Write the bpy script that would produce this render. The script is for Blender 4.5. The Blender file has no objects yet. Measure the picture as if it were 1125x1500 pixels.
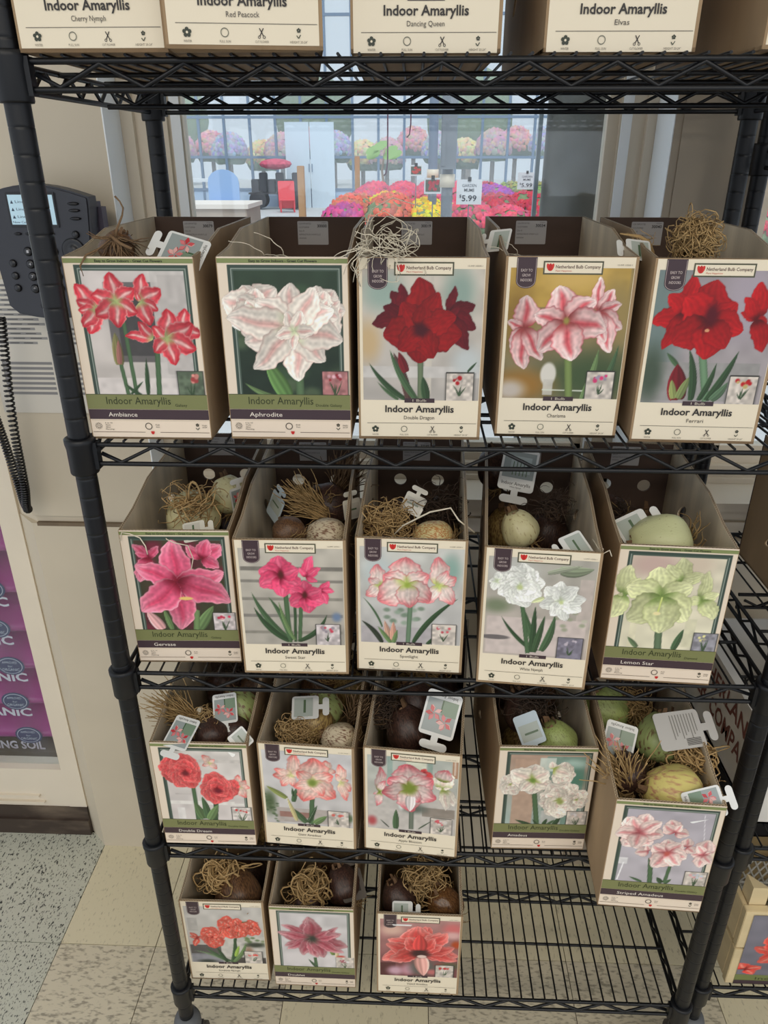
import bpy, bmesh, math, random
import numpy as np
from mathutils import Vector, Matrix, Euler
R=math.radians
SC=bpy.context.scene
COL=SC.collection
rnd=random.Random(7)
# ---------------------------------------------------------------- camera, world, lights, exposure
cd=bpy.data.cameras.new('camera'); cam=bpy.data.objects.new('camera',cd); COL.objects.link(cam)
cd.sensor_fit='VERTICAL'; cd.sensor_height=36.0; cd.sensor_width=27.0; cd.lens=1094.3*36/1500
cd.clip_start=.02; cd.clip_end=300
CX,CY,CZ=.396,-.8318,1.613; TH=.4456; PS=-.037
cam.location=(CX,CY,CZ); cam.rotation_euler=(math.pi/2-TH,0,-PS)
SC.camera=cam
w=bpy.data.worlds.new('world'); SC.world=w; w.use_nodes=True
bg=w.node_tree.nodes['Background']; bg.inputs[0].default_value=(.86,.92,1,1); bg.inputs[1].default_value=1.15
def area(name,loc,rot,sx,sy,power,col=(1,.92,.8)):
    l=bpy.data.lights.new(name,'AREA'); l.shape='RECTANGLE'; l.size=sx; l.size_y=sy; l.energy=power; l.color=col
    o=bpy.data.objects.new(name,l); o.location=loc; o.rotation_euler=rot; COL.objects.link(o); return o
for i,(x,y,p) in enumerate([(-.4,-1.9,22),(1.3,-1.9,22),(.4,-3.0,22)]):
    area('ceiling_lamp_light',(x,y,2.72),(0,0,0),1.2,.3,p)
sl=bpy.data.lights.new('sun','SUN'); sl.energy=2.5; sl.angle=R(30); sl.color=(1,.97,.93); so=bpy.data.objects.new('sun',sl); so.rotation_euler=(R(32),0,R(12)); COL.objects.link(so)  # added lamp to brighten the outdoors, which lies under an overcast sky
SC.view_settings.view_transform='Standard'; SC.view_settings.look='None'; SC.view_settings.gamma=1
SC.view_settings.exposure=-0.2; SC.view_settings.use_curve_mapping=False
SC.cycles.use_denoising=True; SC.cycles.max_bounces=8; SC.cycles.transparent_max_bounces=24; SC.cycles.diffuse_bounces=4
# ---------------------------------------------------------------- helpers
def s2l(c):
    r=[]
    for v in c[:3]:
        v=v/255.; r.append(v/12.92 if v<=.04045 else ((v+.055)/1.055)**2.4)
    return tuple(r)
MATS={}
def mat(name,col,rough=.6,metal=0.,var=0.,scale=8.,stretch=(1,1,1),bump=0.,col2=None,spec=.5,attr=False,rand=0.,thr=None,emit=0,sheen=0,trans=0,rloc=False):
    if name in MATS: return MATS[name]
    m=bpy.data.materials.new(name); m.use_nodes=True; nt=m.node_tree; N=nt.nodes; L=nt.links
    b=N['Principled BSDF']; b.inputs['Roughness'].default_value=rough; b.inputs['Metallic'].default_value=metal
    b.inputs['Specular IOR Level'].default_value=spec
    c=s2l(col)+(1,); b.inputs['Base Color'].default_value=c
    last=None
    if attr:
        a=N.new('ShaderNodeAttribute'); a.attribute_name='Col'; last=a.outputs['Color']
    if var>0 or col2 is not None:
        tc=N.new('ShaderNodeTexCoord'); mp=N.new('ShaderNodeMapping'); mp.inputs['Scale'].default_value=stretch
        L.new(tc.outputs['Object'],mp.inputs[0])
        if rloc:
            oi=N.new('ShaderNodeObjectInfo'); cm=N.new('ShaderNodeCombineXYZ'); ml=N.new('ShaderNodeMath'); ml.operation='MULTIPLY'; ml.inputs[1].default_value=37; L.new(oi.outputs['Random'],ml.inputs[0]); L.new(ml.outputs[0],cm.inputs[0]); L.new(ml.outputs[0],cm.inputs[2]); L.new(cm.outputs[0],mp.inputs['Location'])
        nz=N.new('ShaderNodeTexNoise'); nz.inputs['Scale'].default_value=scale; nz.inputs['Detail'].default_value=5
        L.new(mp.outputs[0],nz.inputs['Vector'])
        rp=N.new('ShaderNodeValToRGB'); lo,hi=thr or (.3,.7)
        rp.color_ramp.elements[0].position=lo; rp.color_ramp.elements[1].position=hi
        c2=s2l(col2)+(1,) if col2 is not None else tuple(v*(1-var) for v in c[:3])+(1,)
        rp.color_ramp.elements[0].color=c2 if col2 is not None else c2
        rp.color_ramp.elements[1].color=c if col2 is not None else tuple(min(1,v*(1+var*.6)) for v in c[:3])+(1,)
        L.new(nz.outputs[0],rp.inputs[0])
        if attr:
            mx=N.new('ShaderNodeMix'); mx.data_type='RGBA'; mx.blend_type='MULTIPLY'; mx.inputs[0].default_value=1
            L.new(last,mx.inputs[6]); L.new(rp.outputs[0],mx.inputs[7]); last=mx.outputs[2]
        else: last=rp.outputs[0]
        if bump>0:
            bp=N.new('ShaderNodeBump'); bp.inputs['Strength'].default_value=bump; bp.inputs['Distance'].default_value=.002
            L.new(nz.outputs[0],bp.inputs['Height']); L.new(bp.outputs[0],b.inputs['Normal'])
    if rand>0:
        oi=N.new('ShaderNodeObjectInfo'); mr=N.new('ShaderNodeMapRange'); mr.inputs[3].default_value=1-rand; mr.inputs[4].default_value=1+rand*.5
        L.new(oi.outputs['Random'],mr.inputs[0]); vm=N.new('ShaderNodeVectorMath'); vm.operation='SCALE'
        if last is None:
            rgb=N.new('ShaderNodeRGB'); rgb.outputs[0].default_value=c; last=rgb.outputs[0]
        L.new(last,vm.inputs[0]); L.new(mr.outputs[0],vm.inputs['Scale']); last=vm.outputs[0]
    if last is not None: L.new(last,b.inputs['Base Color'])
    if emit: b.inputs['Emission Color'].default_value=c; b.inputs['Emission Strength'].default_value=emit
    if trans: b.inputs['Transmission Weight'].default_value=trans
    MATS[name]=m; return m
class MB:
    """collects polygons (optionally coloured per face) into one mesh"""
    def __init__(s): s.v=[]; s.f=[]; s.c=[]; s.sm=[]
    def poly(s,pts,col=(200,200,200),smooth=False):
        n=len(s.v); s.v+= [tuple(p) for p in pts]; s.f.append(tuple(range(n,n+len(pts)))); s.c.append(col); s.sm.append(smooth)
    def add(s,vs,fs,col=(200,200,200),smooth=False,M=None):
        n=len(s.v)
        if M is not None: vs=[tuple(M@Vector(p)) for p in vs]
        s.v+=[tuple(p) for p in vs]
        for f in fs: s.f.append(tuple(i+n for i in f)); s.c.append(col); s.sm.append(smooth)
    def box(s,x0,y0,z0,x1,y1,z1,col=(200,200,200),M=None):
        v=[(x0,y0,z0),(x1,y0,z0),(x1,y1,z0),(x0,y1,z0),(x0,y0,z1),(x1,y0,z1),(x1,y1,z1),(x0,y1,z1)]
        s.add(v,[(0,3,2,1),(4,5,6,7),(0,1,5,4),(1,2,6,5),(2,3,7,6),(3,0,4,7)],col,False,M)
    def rbox(s,x0,y0,z0,x1,y1,z1,b,col=(200,200,200),M=None):
        bm=bmesh.new(); bmesh.ops.create_cube(bm,size=1)
        for v in bm.verts: v.co=Vector(((x0+x1)/2+v.co.x*(x1-x0),(y0+y1)/2+v.co.y*(y1-y0),(z0+z1)/2+v.co.z*(z1-z0)))
        bmesh.ops.bevel(bm,geom=bm.edges[:],offset=b,segments=2,affect='EDGES')
        s.bm(bm,col,False,M)
    def bm(s,bm,col=(200,200,200),smooth=False,M=None):
        bm.verts.index_update(); s.add([v.co[:] for v in bm.verts],[tuple(v.index for v in f.verts) for f in bm.faces],col,smooth,M); bm.free()
    def rod(s,a,b,r,n=8,col=(200,200,200),r2=None,caps=True,smooth=True):
        a=Vector(a); b=Vector(b); d=(b-a); q=d.to_track_quat('Z','Y').to_matrix(); r2=r if r2 is None else r2
        v=[];f=[]
        for k in range(n):
            t=2*math.pi*k/n; o=Vector((math.cos(t),math.sin(t),0)); v.append(a+q@(o*r)); v.append(b+q@(o*r2))
        for k in range(n):
            j=(k+1)%n; f.append((2*k,2*j,2*j+1,2*k+1))
        s.add(v,f,col,smooth)
        if caps: s.add([v[2*k] for k in range(n)][::-1],[tuple(range(n))],col); s.add([v[2*k+1] for k in range(n)],[tuple(range(n))],col)
    def tube(s,pts,rad,n=6,col=(200,200,200)):
        P=[Vector(p) for p in pts]; m=len(P); rr=rad if hasattr(rad,'__len__') else [rad]*m
        v=[];f=[]; up=Vector((.13,.21,1)).normalized()
        for i in range(m):
            t=(P[min(i+1,m-1)]-P[max(i-1,0)]); 
            if t.length<1e-9: t=Vector((0,0,1))
            t.normalize(); x=t.cross(up); 
            if x.length<.05: x=t.cross(Vector((1,0,0)))
            x.normalize(); y=t.cross(x)
            for k in range(n):
                a=2*math.pi*k/n; v.append(P[i]+(x*math.cos(a)+y*math.sin(a))*rr[i])
        for i in range(m-1):
            for k in range(n):
                j=(k+1)%n; f.append((i*n+k,i*n+j,(i+1)*n+j,(i+1)*n+k))
        f.append(tuple(range(n))[::-1]); f.append(tuple(range((m-1)*n,m*n)))
        s.add(v,f,col,True)
    def lathe(s,prof,n=16,c=(0,0,0),col=(200,200,200),smooth=True,M=None):
        v=[];f=[]
        for (r,z) in prof:
            for k in range(n):
                a=2*math.pi*k/n; v.append((c[0]+r*math.cos(a),c[1]+r*math.sin(a),c[2]+z))
        m=len(prof)
        for i in range(m-1):
            for k in range(n):
                j=(k+1)%n; f.append((i*n+k,i*n+j,(i+1)*n+j,(i+1)*n+k))
        f.append(tuple(range(n))[::-1]); f.append(tuple(range((m-1)*n,m*n)))
        s.add(v,f,col,smooth,M)
    def mesh(s,name,m,color=False):
        me=bpy.data.meshes.new(name); me.from_pydata([tuple(p) for p in s.v],[],s.f)
        me.polygons.foreach_set('use_smooth',s.sm)
        if color:
            at=me.color_attributes.new('Col','FLOAT_COLOR','CORNER'); buf=[]
            cache={}
            for f,c in zip(s.f,s.c):
                if c not in cache: cache[c]=s2l(c)+(1.,)
                buf+=list(cache[c])*len(f)
            at.data.foreach_set('color',buf)
        me.materials.append(m); me.update(); return me
def link(name,me,parent=None,loc=None,rot=None):
    o=bpy.data.objects.new(name,me); COL.objects.link(o)
    if parent is not None: o.parent=parent
    if loc is not None: o.location=loc
    if rot is not None: o.rotation_euler=rot
    if name=='lettering': o['kind']='stuff'
    return o
def tag(o,label=None,cat=None,group=None,kind=None):
    if label: o['label']=label
    if cat: o['category']=cat
    if group: o['group']=group
    if kind: o['kind']=kind
    return o
def empty(name,loc=(0,0,0),rz=0,label=None,cat=None,group=None):
    o=bpy.data.objects.new(name,None); COL.objects.link(o); o.location=loc; o.rotation_euler=(0,0,rz); o.empty_display_size=.05
    return tag(o,label,cat,group)
def struct(name,mb,m,parent=None,color=False):
    o=link(name,mb.mesh(name,m,color),parent)
    if parent is None: o['kind']='structure'
    return o
_TX={}
def text_polys(t,bold=0.):
    """glyph polygons of a string, normalised so that width 1 and cap height known"""
    k=(t,bold)
    if k in _TX: return _TX[k]
    cu=bpy.data.curves.new('t','FONT'); cu.body=t; cu.size=1; cu.resolution_u=2; cu.offset=bold; cu.fill_mode='BOTH'
    o=bpy.data.objects.new('t',cu); COL.objects.link(o)
    me=bpy.data.meshes.new_from_object(o.evaluated_get(bpy.context.evaluated_depsgraph_get()))
    vs=[v.co[:2] for v in me.vertices]; fs=[tuple(p.vertices) for p in me.polygons]
    bpy.data.objects.remove(o); bpy.data.curves.remove(cu); bpy.data.meshes.remove(me)
    x0=min(v[0] for v in vs); x1=max(v[0] for v in vs)
    _TX[k]=([((v[0]-x0)/(x1-x0),v[1]/.72) for v in vs],fs); return _TX[k]
def put_text(mb,t,x0,x1,base,cap,col,place,bold=0.):
    """place(x,y) maps label millimetres to a 3D point"""
    vs,fs=text_polys(t,bold); n=len(mb.v)
    mb.v+=[tuple(place(x0+u*(x1-x0),base+v*cap)) for u,v in vs]
    for f in fs: mb.f.append(tuple(i+n for i in f)); mb.c.append(col); mb.sm.append(False)
# ---------------------------------------------------------------- materials
M_BLACK=mat('black epoxy coated steel',(9,11,16),.42,.0,spec=.4,var=.15,scale=60)
M_KRAFT=mat('kraft cardboard',(160,134,102),.8,var=.16,scale=14,stretch=(1,1,.35),bump=.15)
M_KRAFTIN=mat('window lit cardboard inside',(212,196,170),.85,var=.25,scale=26,stretch=(1,1,.12),bump=.2)  # colour raised to carry window light on the inner sides
M_KRAFTBK=mat('shaded cardboard back',(84,66,56),.85,var=.14,scale=20,stretch=(.3,1,1),bump=.1)  # shade inside the box put into the back panel colour
M_EDGE=mat('corrugated cut edge',(186,164,134),.8,var=.3,scale=120)
M_PRINT=mat('printed paper',(200,200,200),.45,attr=True,spec=.4)
M_PLASTIC=mat('printed white plastic',(220,220,220),.25,attr=True,spec=.6)
M_WALL=mat('cream painted wood',(206,194,172),.55,var=.07,scale=3,bump=.05)
M_FRAME=mat('cream window frame paint',(226,214,194),.5,var=.05,scale=5)
M_DARKDUST=mat('dusty ledge',(120,104,84),.9,var=.2,scale=30)
M_GALV=mat('weathered grey concrete',(124,122,114),.6,.0,var=.4,scale=7,stretch=(1,1,1),bump=.3)
def tile_mat(name,base,speck,scale,thr,stretch,rough=.35):
    m=mat(name,base,rough,col2=speck,scale=scale,stretch=stretch,thr=thr,bump=.05,rloc=True)
    return m
M_T1=tile_mat('cream vinyl tile',(214,204,174),(176,166,140),190,(.28,.42),(1,.4,1))
M_T2=tile_mat('cream vinyl tile cross grain',(206,196,172),(150,142,124),170,(.34,.5),(.4,1,1))
M_T3=tile_mat('grey speckled vinyl tile',(192,192,176),(54,56,52),280,(.36,.44),(1,.5,1))
# ---------------------------------------------------------------- setting: floor, walls, windows, ceiling
mb=MB(); mb.box(-2.2,-3.4,-.06,3.2,.62,-.004); floor=struct('floor',mb,mat('dark floor joint',(70,62,50),.9))
TP=.3065
tm={}
for k,m in enumerate((M_T1,M_T2,M_T3)):
    t=MB(); t.rbox(.0007,.0007,-.003,TP-.0007,TP-.0007,0,.0004); tm[k]=t.mesh('tile',m)
xs=[-.16+TP*i for i in range(-6,9)]
for ix,x in enumerate(range(-1,7)):
    for iy in range(-5,1):
        k=(ix*2+iy*3+ (ix*iy)%3)%2
        if ix==1 and iy==-1: k=1
        if ix==1 and iy==0: k=0
        tx=-.16+TP*(x-0)-TP*0
        if x==-1: continue
        link('tile',tm[k],floor,(tx,.248+TP*iy,0))
# the narrow row and the grey speckled field to the left
t=MB(); t.rbox(.0007,.0007,-.003,.2173,TP-.0007,0,.0004); nm=[t.mesh('tile',M_T1)]
t=MB(); t.rbox(.0007,.0007,-.003,.2173,TP-.0007,0,.0004); nm.append(t.mesh('tile',M_T2))
for iy in range(-5,1): link('tile',nm[iy%2],floor,(-.378,.248+TP*iy,0))
for ix in range(1,6):
    for iy in range(-5,1): link('tile',tm[2],floor,(-.378-TP*ix,.248+TP*iy,0))
WB=.512; ZS=1.0
# left pier with a chamfered edge towards the door light, ledge at .93
def prism(mb,fp,z0,z1,col=(200,200,200)):
    n=len(fp); v=[(x,y,z0) for x,y in fp]+[(x,y,z1) for x,y in fp]
    mb.add(v,[tuple(range(n))[::-1],tuple(range(n,2*n))]+[(i,(i+1)%n,(i+1)%n+n,i+n) for i in range(n)],col)
mb=MB(); prism(mb,[(-.377,.514),(-.112,.514),(-.112,.56),(-.425,.575),(-.425,.56)],0,.932)
prism(mb,[(-.37,.522),(-.112,.522),(-.112,.62),(-.425,.62),(-.425,.562)],.932,2.8)
prism(mb,[(-.372,.512),(-.255,.512),(-.245,.522),(-.38,.522)],.95,2.8)
pier=struct('wall_back',mb,M_WALL)
mb=MB(); mb.box(-.366,.5136,.926,-.113,.522,.9335); link('ledge_dust',mb.mesh('ledge_dust',M_DARKDUST),pier)
mb=MB(); mb.box(-.112,.53,0,.803,.75,ZS); mb.box(-.112,.53,2.3,.803,.75,2.8); struct('wall_back_lower',mb,M_WALL)
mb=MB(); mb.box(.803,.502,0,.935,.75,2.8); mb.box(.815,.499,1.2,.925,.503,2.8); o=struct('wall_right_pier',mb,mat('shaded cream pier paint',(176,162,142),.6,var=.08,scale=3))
mb=MB(); mb.box(.935,.53,0,2.9,.75,ZS); mb.box(.935,.53,2.3,2.9,.75,2.8); struct('wall_right',mb,M_WALL)
mb=MB(); mb.box(-2.2,.53,2.2,-.377,.75,2.8); mb.box(-2.2,.53,0,-1.5,.75,2.2); struct('wall_left',mb,M_WALL)
mb=MB(); mb.box(-2.2,-3.4,2.8,3.2,.75,2.86); struct('ceiling',mb,mat('white ceiling',(226,226,220),.9))
# window 1: stepped frame, sill and glass
def window(name,x0,x1,z0,z1,yb,glassy,prof,gm,parentname='window_frame'):
    w=empty(name,(0,0,0)); w['kind']='structure'
    mb=MB()
    for (a,b,y) in prof:   # nested frames: inset a..b, front face y; the left stile is a little wider
        mb.box(x0+a*1.32,y,z0,x0+b*1.32,glassy+.02,z1); mb.box(x1-b,y,z0,x1-a,glassy+.02,z1); mb.box(x0+a,y,z1-b,x1-a,glassy+.02,z1-a); mb.box(x0+a,y,z0+a,x1-a,glassy+.02,z0+b)
    link('frame',mb.mesh('frame',M_FRAME),w)
    ins=max(b for a,b,y in prof)-.004
    mb=MB(); mb.box(x0+ins,glassy,z0+ins,x1-ins,glassy+.004,z1-ins); link('pane',mb.mesh('pane',gm),w)
    return w
gl=bpy.data.materials.new('dusty window glass'); gl.use_nodes=True; nt=gl.node_tree; nt.nodes.clear()
out=nt.nodes.new('ShaderNodeOutputMaterial'); mx=nt.nodes.new('ShaderNodeMixShader'); tr=nt.nodes.new('ShaderNodeBsdfTransparent'); tr.inputs[0].default_value=(.93,.97,.98,1)
gs=nt.nodes.new('ShaderNodeBsdfGlossy'); gs.inputs['Roughness'].default_value=.03; df=nt.nodes.new('ShaderNodeBsdfTranslucent'); df.inputs[0].default_value=(.8,.85,.88,1)
mx2=nt.nodes.new('ShaderNodeMixShader'); mx.inputs[0].default_value=.05
nz=nt.nodes.new('ShaderNodeTexNoise'); nz.inputs['Scale'].default_value=9; nz.inputs['Detail'].default_value=8; rp=nt.nodes.new('ShaderNodeMapRange'); rp.inputs[1].default_value=.45; rp.inputs[2].default_value=.8; rp.inputs[3].default_value=.02; rp.inputs[4].default_value=.14
nt.links.new(nz.outputs[0],rp.inputs[0]); nt.links.new(rp.outputs[0],mx2.inputs[0])
nt.links.new(tr.outputs[0],mx.inputs[1]); nt.links.new(gs.outputs[0],mx.inputs[2]); nt.links.new(mx.outputs[0],mx2.inputs[1]); nt.links.new(df.outputs[0],mx2.inputs[2]); nt.links.new(mx2.outputs[0],out.inputs[0])
PR=[(0,.017,.60),(.017,.040,.612),(.040,.055,.63),(.055,.074,.64)]
window('window_1',-.112,.803,ZS,2.3,.56,.65,PR,gl)
window('window_2',.935,1.95,ZS,2.3,.56,.65,PR,gl)
mb=MB()
for x0,x1 in ((-.112,.803),(.935,2.9)):
    mb.box(x0,.50,ZS-.012,x1,.60,ZS+.006); mb.box(x0,.515,ZS-.035,x1,.54,ZS-.012); mb.box(x0,.522,ZS-.075,x1,.54,ZS-.045); mb.box(x0,.507,ZS-.095,x1,.54,ZS-.08)
struct('trim_1',mb,M_FRAME)
mb=MB(); mb.box(-.1125,.521,ZS,-.1105,.599,2.3); mb.box(.8015,.503,ZS,.8035,.599,2.3); mb.box(.746,.6105,ZS+.05,.7632,.6125,2.25); mb.box(-.0325,.6305,ZS+.05,-.0155,.632,2.25); struct('reveal_light_strip',mb,mat('window light on reveals',(246,250,252),.45))  # window light on reveals and frame return, painted as near-white strips
# door light on the left: stiles, bottom rail, bronze sill, glass
d=empty('door_1',(0,0,0)); d['kind']='structure'
mb=MB(); mb.box(-.47,.555,.09,-.425,.60,2.2); mb.box(-1.5,.555,.09,-1.44,.60,2.2); link('stile',mb.mesh('stile',M_FRAME),d)
mb=MB(); mb.box(-1.44,.556,.09,-.47,.60,.215); mb.box(-1.44,.548,.125,-.54,.556,.131); mb.box(-1.44,.548,.105,-.53,.556,.11); link('bottom_rail',mb.mesh('bottom_rail',M_FRAME),d)
mb=MB(); mb.box(-1.5,.545,.0,-.425,.62,.05); mb.box(-1.5,.552,.05,-.425,.62,.09); link('threshold',mb.mesh('threshold',mat('grimy bronze threshold',(62,50,42),.5,col2=(120,104,88),scale=14,stretch=(.3,1,1),thr=(.3,.5))),d)
mb=MB(); mb.box(-1.44,.575,.215,-.47,.58,2.2); link('pane',mb.mesh('pane',gl),d)
# ---------------------------------------------------------------- wire shelving
W=.889; D=.4315
HS=[1.6955,1.2994,.9605,.6226,.2599]
def post_mesh():
    mb=MB(); pr=[(.0127,.14)]; z=.165
    while z<2.05:
        pr+=[(.0127,z-.003),(.0127,z-.0007),(.01245,z-.0003),(.01245,z+.0003),(.0127,z+.0007),(.0127,z+.003)]; z+=.0254
    pr+=[(.0127,2.06),(.009,2.068)]
    mb.lathe(pr,16); me=mb.mesh('post',M_BLACK); return me
PM=post_mesh()
mb=MB(); mb.lathe([(.0128,-.036),(.0165,-.036),(.0172,-.034),(.0172,-.004),(.0185,.003),(.0185,.008),(.0165,.0095),(.0128,.0095)],20); mb.box(.012,-.006,-.03,.021,.006,.004); CM=mb.mesh('collar',M_BLACK)
mb=MB(); mb.rod((0,-.002,.0018),(0,D+.002,.0018),.0016,6); DW=mb.mesh('deck_wire',M_BLACK)
def zig(mb,a,b,h,period,r=.0026,ph=0):
    a=Vector(a); b=Vector(b); L=(b-a).length; d=(b-a)/L; n=int(L/(period/2)); pts=[]
    e=.024; k=0; t=e
    top=True; pts.append(a+d*t+Vector((0,0,-h*.45)))
    t+=period*.28; up=False
    while t<L-e:
        pts.append(a+d*t+Vector((0,0,-.002 if up else -h+.002))); up=not up; t+=period/2
    pts.append(a+d*(L-e)+Vector((0,0,-h*.5)))
    mb.tube(pts,r,6)
BAR=.0246
def shelf_meshes():
    f=MB(); f.rod((.012,0,0),(W-.012,0,0),.0031); f.rod((.012,0,-BAR),(W-.012,0,-BAR),.0031); zig(f,(0,0,0),(W,0,0),BAR,.083)
    fr=f.mesh('edge_truss',M_BLACK)
    s=MB(); s.rod((0,.012,-.002),(0,D-.012,-.002),.0031); s.rod((0,.012,-BAR),(0,D-.012,-BAR),.0031); zig(s,(0,0,0),(0,D,0),BAR,.062); sd=s.mesh('side_truss',M_BLACK)
    c=MB(); c.rod((0,0,-.0028),(W,0,-.0028),.0026); cr=c.mesh('cross_rod',M_BLACK)
    return fr,sd,cr
FR,SD,CR=shelf_meshes()
mb=MB(); mb.lathe([(.004,.135),(.012,.135),(.022,.142),(.0245,.152),(.0245,.165),(.021,.176),(.0135,.180)],20); DN=mb.mesh('bumper',mat('grey rubber bumper',(92,94,96),.6,var=.2,scale=40))
mb=MB(); mb.rod((0,0,.08),(0,0,.14),.006,10); mb.rod((-.014,.018,.045),(.014,.018,.045),.045,20); mb.box(-.018,-.012,.07,-.0155,.03,.115); mb.box(.0155,-.012,.07,.018,.03,.115); mb.box(-.018,-.012,.112,.018,.03,.117); CW=mb.mesh('caster',mat('black caster rubber',(30,30,32),.5))
def unit(x0,y0,label,heights,lean=0):
    u=empty('wire_shelf_unit',(x0,y0,0),0,label,'shelving unit','black wire shelving units')
    for x in (0,W):
        for y in (0,D):
            link('post',PM,u,(x,y,0)); link('bumper',DN,u,(x,y,0)); link('caster',CW,u,(x,y,0))
    for z in heights:
        s=empty('shelf',(0,0,z)); s.parent=u
        link('edge_truss',FR,s); link('edge_truss',FR,s,(0,D,0)); link('middle_truss',FR,s,(0,D/2,-.0035)); link('side_truss',SD,s); link('side_truss',SD,s,(W,0,0))
        link('cross_rod',CR,s,(0,D/4,0)); link('cross_rod',CR,s,(0,D*3/4,0))
        for x in (0,W):
            for y in (0,D): link('collar',CM,s,(x,y,0),(0,0,0 if x==0 else math.pi))
        n=41
        for k in range(n): link('deck_wire',DW,s,(.033+k*(W-.066)/(n-1),0,.0031))
    return u
unit(0,0,'black wire shelving unit in the middle, filled with amaryllis boxes',HS)
unit(.9345,.036,'black wire shelving unit cut by the right photo edge, wooden crate on its lowest shelf',[1.62,1.285,.957,.613,.2599])
ZB=.0062   # box bottom above the shelf rod axis
# ---------------------------------------------------------------- label art painter
PAL={'amb':((170,186,120),(206,70,80),(192,40,54),(240,226,214),(240,226,214)),'aph':((206,214,172),(236,226,214),(240,230,220),(224,186,176),(228,168,162)),'drg':((70,10,18),(150,22,24),(142,16,22),(92,10,18),None),'drd':((60,10,18),(100,14,26),(92,14,28),(60,8,18),None),'cha':((150,60,60),(232,190,188),(240,214,210),(176,60,72),(200,52,64)),'fer':((90,6,14),(176,18,24),(186,22,28),(140,10,18),None),'ger':((120,16,40),(222,98,132),(236,148,170),(244,196,202),(206,60,96)),'swe':((130,20,50),(226,76,116),(234,96,132),(214,60,100),(240,120,150)),'spo':((190,205,110),(238,214,206),(222,120,126),(204,78,92),(238,222,214)),'whi':((196,208,170),(236,238,230),(242,242,236),(214,218,206),None),'lem':((118,142,74),(206,210,158),(220,222,174),(176,184,128),(216,220,170)),'dbl':((120,14,24),(216,76,80),(230,108,106),(242,164,156),(206,56,62)),'gia':((205,205,140),(232,196,184),(230,110,106),(236,130,124),(240,214,200)),'app':((110,130,40),(220,196,190),(206,96,108),(190,86,100),(228,206,200)),'amd':((150,165,80),(230,222,206),(240,232,220),(222,196,186),(232,200,190)),'stp':((176,84,92),(240,214,206),(242,222,214),(226,156,152),(222,130,134)),'sun':((150,30,30),(216,86,70),(222,92,78),(240,190,176),(240,196,180)),'dou':((60,60,50),(176,96,108),(204,156,160),(222,202,202),(158,56,74)),'dan':((50,20,24),(208,78,74),(234,140,132),(246,210,202),(206,60,60))}
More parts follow.
